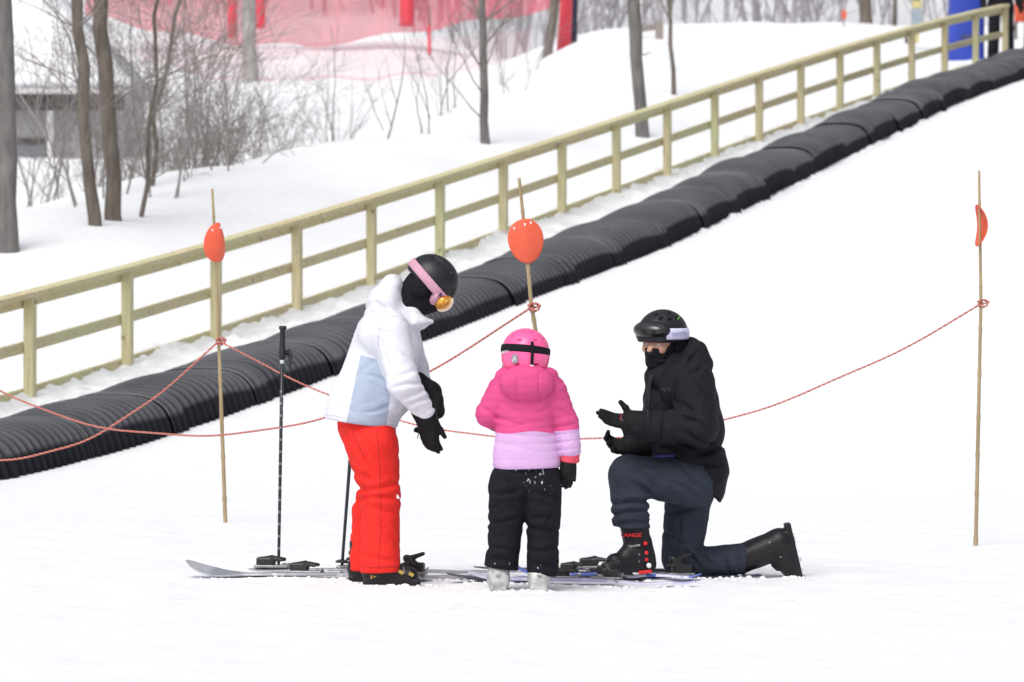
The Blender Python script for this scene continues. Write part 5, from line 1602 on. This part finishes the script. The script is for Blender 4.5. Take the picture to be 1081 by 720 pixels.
MB().loft([[m.p(685, 597, nd - .125) + np.array((math.cos(t) * r_, -h, math.sin(t) * r_)) for t in np.linspace(0, 2 * math.pi, 16, endpoint=False)] for h, r_ in ((-.012, .012), (.006, .012), (.009, .008))]).build('pivot', M_speck, bo)
MB().bar(m.p(674, 604.5, nd - .118), m.p(688, 603, nd - .115), .012, .016).build('red_heel', M_redprint, bo, bevel=.002)
# kneeling boot: shaft lies back, sole stands upright
D2 = fd_ + .02
pr = [m.rc((782, 590, D2), (806, 581, D2), 16.0, 14.5), (m.rc((800, 583, D2), (824, 573, D2), 14, 15), .03), (m.rc((821, 573, D2), (833, 597, D2), 14, 10.5), .025), (m.rc((829, 590, D2), (836, 604, D2), 11, 7.5), .02),
      (bx(m.p(837.5, 582, D2), (31.5 * m.k, .044, 3.6 * m.k), [unit(m.p(845, 612) - m.p(831, 552)), (0, 1, 0), unit(np.cross((0, 1, 0), m.p(845, 612) - m.p(831, 552)))], .006), .012), (m.rc((818, 596, D2), (821, 600, D2), 4, 3), .01)]
bo = skin('ski_boot', field(pr, .02, [(m.p(831, 551, D2), (-.1, 0, 1))]), M_boot, m.root, .0042)
for px_, py_, r_ in ((812.5, 572.5, .006), (824, 588, .005), (817, 579, .004), (834, 596, .005)):
    p_ = m.p(px_, py_, D2 - .062 - (.0 if px_ < 830 else -.018))
    MB().loft([[p_ + np.array((math.cos(t) * q_, -h, math.sin(t) * q_)) for t in np.linspace(0, 2 * math.pi, 10, endpoint=False)] for h, q_ in ((-.012, r_), (.004, r_), (.006, r_ * .5))]).build('rivet', M_steel, bo)
mb = MB(); rr_ = random.Random(4)
for i in range(16):
    t = rr_.random(); p_ = m.p(833.5 + 13.5 * t + 3.2, 554 + 58 * t, D2 + rr_.uniform(-.04, .03))
    q_ = rr_.uniform(.004, .009)
    mb.loft([[p_ + np.array((h * q_, math.cos(a) * s_ * q_, math.sin(a) * s_ * q_)) for a in np.linspace(0, 2 * math.pi, 8, endpoint=False)] for h, s_ in ((-.6, .5), (0, 1), (.6, .5))])
mb.build('snow_clump', M_speck, bo)

# head: turned to the child, goggles pushed up on the helmet
mf = unit((-0.55, -0.83, -0.05)); ms = unit(np.cross(mf, (0.03, 0, 1))); mu = np.cross(ms, mf)
MH = m.p(699.5, 352.5); mr = np.array((.138, .116, .118))
FC = MH - mu * .045 + mf * .012                                       # centre of the head
def fp(a, b_, c_): return FC + mf * a + ms * b_ + mu * c_
face = [el(FC, (.098, .076, .118), [mf, ms, mu]), (rc(fp(.080, 0, .004), fp(.104, 0, -.026), .010, .014), .014),            # nose
        (rc(fp(.084, -.040, .022), fp(.084, .040, .022), .012, .012), .018), (el(fp(.055, 0, -.085), (.035, .04, .03), [mf, ms, mu]), .03),
        (rc(fp(.066, -.045, -.022), fp(.066, .045, -.022), .018, .018), .02), (rc(fp(.080, -.018, -.062), fp(.080, .018, -.062), .010, .010), .014)]
sock = [el(fp(.100, sg * .032, .004), (.016, .019, .011), [mf, ms, mu]) for sg in (-1, 1)]
ins = face + [(rc(FC - mu * .08 - mf * .02, m.p(708, 400), .055, .06), .03)]
ins += [m.rc((732, 498), (718, 420), 18, 23, (sid, 1.1)), m.rc((722, 405, -.14), (706, 405, .14), 14, 13), m.rc((731, 404, -.19), (738, 450, -.27), 14, 12), m.rc((738, 450, -.27), (676, 448, -.3), 12, 8),
        m.rc((702, 405, .18), (692, 454, .17), 13, 11), m.rc((692, 454, .17), (672, 469, .02), 11, 8), m.rc((730, 509, nd), (664, 502, nd - .05), 14, 12), m.rc((664, 502, nd - .05), (668, 585, nd - .05), 13, 8),
        m.rc((728, 520, fd_), (720, 590, D2), 14, 12), m.rc((723, 594, D2), (812, 582, D2), 12, 8)]
skin('body', field(ins, .025, (), (), sock), M_skin, m.root, .0042)
M_eye = m_plain('eye_white', (0.62, 0.60, 0.58), 0.25, .02)
M_iris = m_plain('dark_iris', (0.05, 0.04, 0.035), 0.2)
M_brow = m_plain('brown_brow_hair', (0.06, 0.04, 0.03), 0.9)
for sg in (-1, 1):
    ec = fp(.081, sg * .032, .004)
    e = skin('eye', field([el(ec, (.0125, .0125, .0125), [mf, ms, mu])], .01), M_eye, m.root, .002)
    gz_ = unit(mf + np.array((-.12, .1, -.25)))
    skin('iris', field([el(ec + gz_ * .0085, (.0045, .0058, .0058), [gz_, unit(np.cross(gz_, mu)), mu])], .01), M_iris, e, .0014)
    skin('eyelid', field([el(ec + mu * .006 + mf * .001, (.0145, .017, .0085), [mf, ms, mu])], .01), M_skin, e, .002)
    MB().tube([fp(.094, sg * .014, .018), fp(.095, sg * .030, .023), fp(.086, sg * .048, .018)], [.003, .004, .002], 6).build('eyebrow', M_brow, m.root)
bl = field([(el(FC - mu * .004, (.101, .082, .121), [mf, ms, mu]), .01), (rc(fp(.084, 0, -.030), fp(.092, 0, -.045), .020, .024), .02), (el(fp(.055, 0, -.088), (.042, .048, .036), [mf, ms, mu]), .03), (rc(FC - mu * .09 - mf * .01, m.p(707, 396), .068, .08), .03)], .02, (),
           [puff(28, 0, .002, 5), fold(fp(.05, -.05, -.09), .06, (0.2, 0, 1), .03, .003, 6)], [bx(fp(.09, 0, .014), (.075, .070, .029), [mf, ms, mu], .012)])
skin('balaclava', bl, M_blackf, m.root, .0042)
vts = []
for a, e in ((-1.6, .72), (-1.1, .66), (-2.1, .66), (-.6, .70), (-1.35, .88), (-.2, .86), (-2.5, .5)):
    k_ = (1 - e * e) ** .5
    p_ = MH + mf * mr[0] * math.cos(a) * k_ - ms * mr[1] * math.sin(a) * k_ * -1 + mu * mr[2] * e
    n_ = unit(p_ - MH); t_ = unit(mf - n_ * np.dot(mf, n_))
    vts.append(bx(p_, (.014, .005, .014), [t_, np.cross(n_, t_), n_], .003))
hel = skin('helmet', field([el(MH, mr, [mf, ms, mu]), (rc(MH + mf * .105 - mu * .030 + ms * .05, MH + mf * .105 - mu * .030 - ms * .05, .016, .016), .03)], .02, [(MH - mu * .034, -mu, .012)], (), vts), M_helm, m.root, .004)
for sg in (-1, 1): skin('ear_pad', field([el(MH - mu * .06 - mf * .02 + ms * sg * .088, (.046, .022, .050), [mf, ms, mu])], .01), M_blackf, hel, .0045)
# near side of the helmet in the picture = the side towards +ms or -ms
ns = ms if ms[1] < 0 else -ms; sgn = 1 if ms[1] < 0 else -1
ws = band('goggle_strap', MH, (mf, ms, mu), mr, lambda a: .004 + .006 * math.cos(a), .0265, 0.78, 2 * math.pi - 0.78, .0045, M_whitestrap, hel)
gc = MH + mf * .100 + mu * .024
fr2 = skin('goggle_frame', field([el(gc, (.046, .098, .047), [mf, ms, mu]), (rc(gc + ns * .05 - mf * .015, gc + ns * .086 - mf * .040 - mu * .016, .026, .019, (mf, .7)), .03)], .02), M_helm, hel, .004)
skin('lens', field([el(gc + mf * .012, (.045, .088, .039), [mf, ms, mu])], .01), M_dark_lens, fr2, .0038)
def place_m(a_, b_):
    an = 1.34 + a_ / .122
    return MH + mf * (mr[0] + .0075) * math.cos(an) + ns * (mr[1] + .0075) * math.sin(an) + mu * (b_ + .005), unit(mf * math.cos(an) + ns * math.sin(an))
lettering('print', 'SMITH', .0185, place_m, M_purple, ws, .0012, .0, 1.22)
an = 1.45
p_ = MH + mf * mr[0] * .80 * math.cos(an) + ns * mr[1] * .80 * math.sin(an) + mu * mr[2] * .60; n_ = unit(p_ - MH)
pa = p_ + n_ * .002
MB().bar(pa, pa + unit(mu * .8 - mf * .9 - n_ * .2) * .022, .0035, .002, n_).build('print', m_plain('green_print', (.15, .5, .05), .5), hel)
# gloves
hn = [(m.rc((682, 449.5, -.30), (668, 446.5, -.30), 16, 13.5), .015)]
hn += [(q if isinstance(q, tuple) else (q, .014)) for q in hand(m.p(671, 447, -.30), (-1, -.06, .16), (-.12, -.55, .80), -1, 1.0, (.05, .06, .08, .10), (.62, .55, .75), .05, 1.0)]
gl1 = skin('glove', field(hn, .018, (), [puff(38, 0, .0014, 15), fold(m.p(676, 447, -.3), .04, (1, 0, 0), .02, .002, 3)]), M_glove, m.root, .0038)
hn = [(m.rc((680, 471, .0), (666, 472, -.05), 15, 13), .015)]
hn += [(q if isinstance(q, tuple) else (q, .014)) for q in hand(m.p(670, 472, -.05), (-1, -.25, .06), (.15, -.75, .65), -1, .98, (.42, .40, .44, .5), (.42, .55, .85), .10, 1.0)]
gl2 = skin('glove', field(hn, .018, (), [puff(38, 0, .0014, 16)]), M_glove, m.root, .0038)
M_palm = m_plain('grey_glove_palm', (.055, .062, .075), .7, .15, 30)
M_cuffred = m_plain('red_glove_seam', (.22, .012, .02), .6)
pf = unit((-1, -.06, .16)); pn = unit(np.array((-.12, -.55, .80)) - pf * np.dot((-.12, -.55, .80), pf)); ps = np.cross(pn, pf)
pc = m.p(671, 447, -.30)
skin('palm_patch', field([bx(pc + pf * .042 + pn * .014 , (.034, .030, .0125), [pf, ps, pn], .008)], .004), M_palm, gl1, .003)
MB().bar(pc + pf * .072 + pn * .024 - ps * .028, pc + pf * .078 + pn * .024 + ps * .028, .006, .004, pn).build('seam', M_cuffred, gl1)

# ======== people standing at the top of the lift
def standing(px, Yd, foot_px, label, turn, seed, arm=True):
    g = gpt(px, Yd)
    root = thing('person', g, label, 'person')
    def q(x, y, z): return g + np.array((x * math.cos(turn) - y * math.sin(turn), x * math.sin(turn) + y * math.cos(turn), z))
    R = lambda a, b_, r0, r1, s_=None: rc(q(*a), q(*b_), r0, r1, s_)
    tr = [R((0, 0, 1.0), (0, .01, 1.38), .17, .19, ((math.sin(turn), -math.cos(turn), 0), .75)), R((-.15, 0, 1.42), (.15, 0, 1.42), .09, .09), R((0, 0, .92), (0, 0, .78), .19, .21, ((math.sin(turn), -math.cos(turn), 0), .75)),
          R((0, 0, 1.5), (0, 0, 1.58), .09, .08)]
    for s_ in (-1, 1):
        tr += [R((s_ * .21, 0, 1.40), (s_ * .27, .02, 1.12), .075, .065), R((s_ * .27, .02, 1.12), (s_ * .29, -.05, .88), .062, .05)]
    skin('jacket', field(tr, .05, [(q(0, 0, .74), (0, 0, -1))], [puff(14, 0, .005, seed)]), M_blackf, root, .013)
    lg = []
    for s_ in (-1, 1):
        lg += [R((s_ * .09, 0, .86), (s_ * .11, -.02, .48), .105, .085), R((s_ * .11, -.02, .48), (s_ * .12, .0, .12), .085, .085)]
    skin('pants', field(lg, .03, (), [puff(14, 0, .005, seed + 1)]), M_blackf, root, .013)
    for s_ in (-1, 1):
        skin('boot', field([R((s_ * .12, .05, .06), (s_ * .13, -.15, .05), .065, .05), R((s_ * .12, .04, .06), (s_ * .12, .03, .2), .065, .06)], .03, [(q(0, 0, 0), (0, 0, -1))]), M_boot, root, .012)
        skin('glove', field([R((s_ * .29, -.05, .88), (s_ * .295, -.07, .80), .045, .042), R((s_ * .295, -.07, .80), (s_ * .29, -.08, .73), .040, .028), R((s_ * .28, -.08, .84), (s_ * .26, -.12, .80), .02, .016)], .02), M_glove, root, .009)
    hd_ = [el(q(0, 0, 1.70), (.085, .10, .12)), R((0, 0, 1.45), (0, 0, 1.6), .055, .055)]
    body_skin('body', hd_ + [R((0, 0, .9), (0, 0, 1.42), .12, .13)], root, .03, .012)
    skin('helmet', field([el(q(0, .01, 1.745), (.12, .135, .11))], .02, [(q(0, 0, 1.70), (0, 0, -1))]), M_helm, root, .011)
    skin('neck_warmer', field([el(q(0, -.01, 1.62), (.09, .10, .07)), R((0, 0, 1.5), (0, 0, 1.58), .08, .075)], .03), M_blackf, root, .012)
standing(1056, 80.2, 0, 'person dressed in black beside the blue padded box at the top of the fence', 0.2, 3)
standing(1094, 84, 0, 'person in black cut off by the right edge before the orange barrier', -0.4, 5)

# loose snow kicked up round the boots and along the skis: crumbs nobody could count
rl = random.Random(77); mb = MB()
def crumb(x, Y, r):
    z = gz(x, Y)
    rings = []
    ph = rl.uniform(0, 6)
    for k_, h_ in ((1.0, -.3), (.95, .15), (.6, .5), (.12, .66)):
        rings.append([np.array((x + r * k_ * (1 + .18 * math.sin(3 * a + ph)) * math.cos(a), Y + r * k_ * math.sin(a), z + r * h_)) for a in np.linspace(0, 2 * math.pi, 9, endpoint=False)])
    mb.loft(rings)
for (px, Y, n_, spx, sy) in ((415, 24.86, 40, 42, .10), (395, 25.0, 20, 40, .1), (526, 24.40, 26, 18, .10), (569, 24.40, 26, 18, .10), (668, 25.2, 30, 34, .12), (740, 25.45, 40, 50, .10), (840, 25.5, 26, 14, .10)):
    for _ in range(n_):
        p_ = px + rl.gauss(0, .55) * spx; y_ = Y + rl.gauss(0, .7) * sy
        crumb((p_ - CX) / FPX * y_, y_, rl.uniform(.004, .017) * (1 if rl.random() < .85 else 1.6))
for (a, b_, Y0, Y1, n_) in ((210, 500, 25.48, 25.18, 70), (490, 740, 25.0, 24.66, 90), (500, 800, 25.15, 25.48, 80)):
    for _ in range(n_):
        t = rl.random(); y_ = Y0 + (Y1 - Y0) * t - .04 + rl.gauss(0, .03)
        p_ = a + (b_ - a) * t
        crumb((p_ - CX) / FPX * y_, y_, rl.uniform(.004, .015))
tag(mb.build('loose_snow', M_snow), kind='stuff')
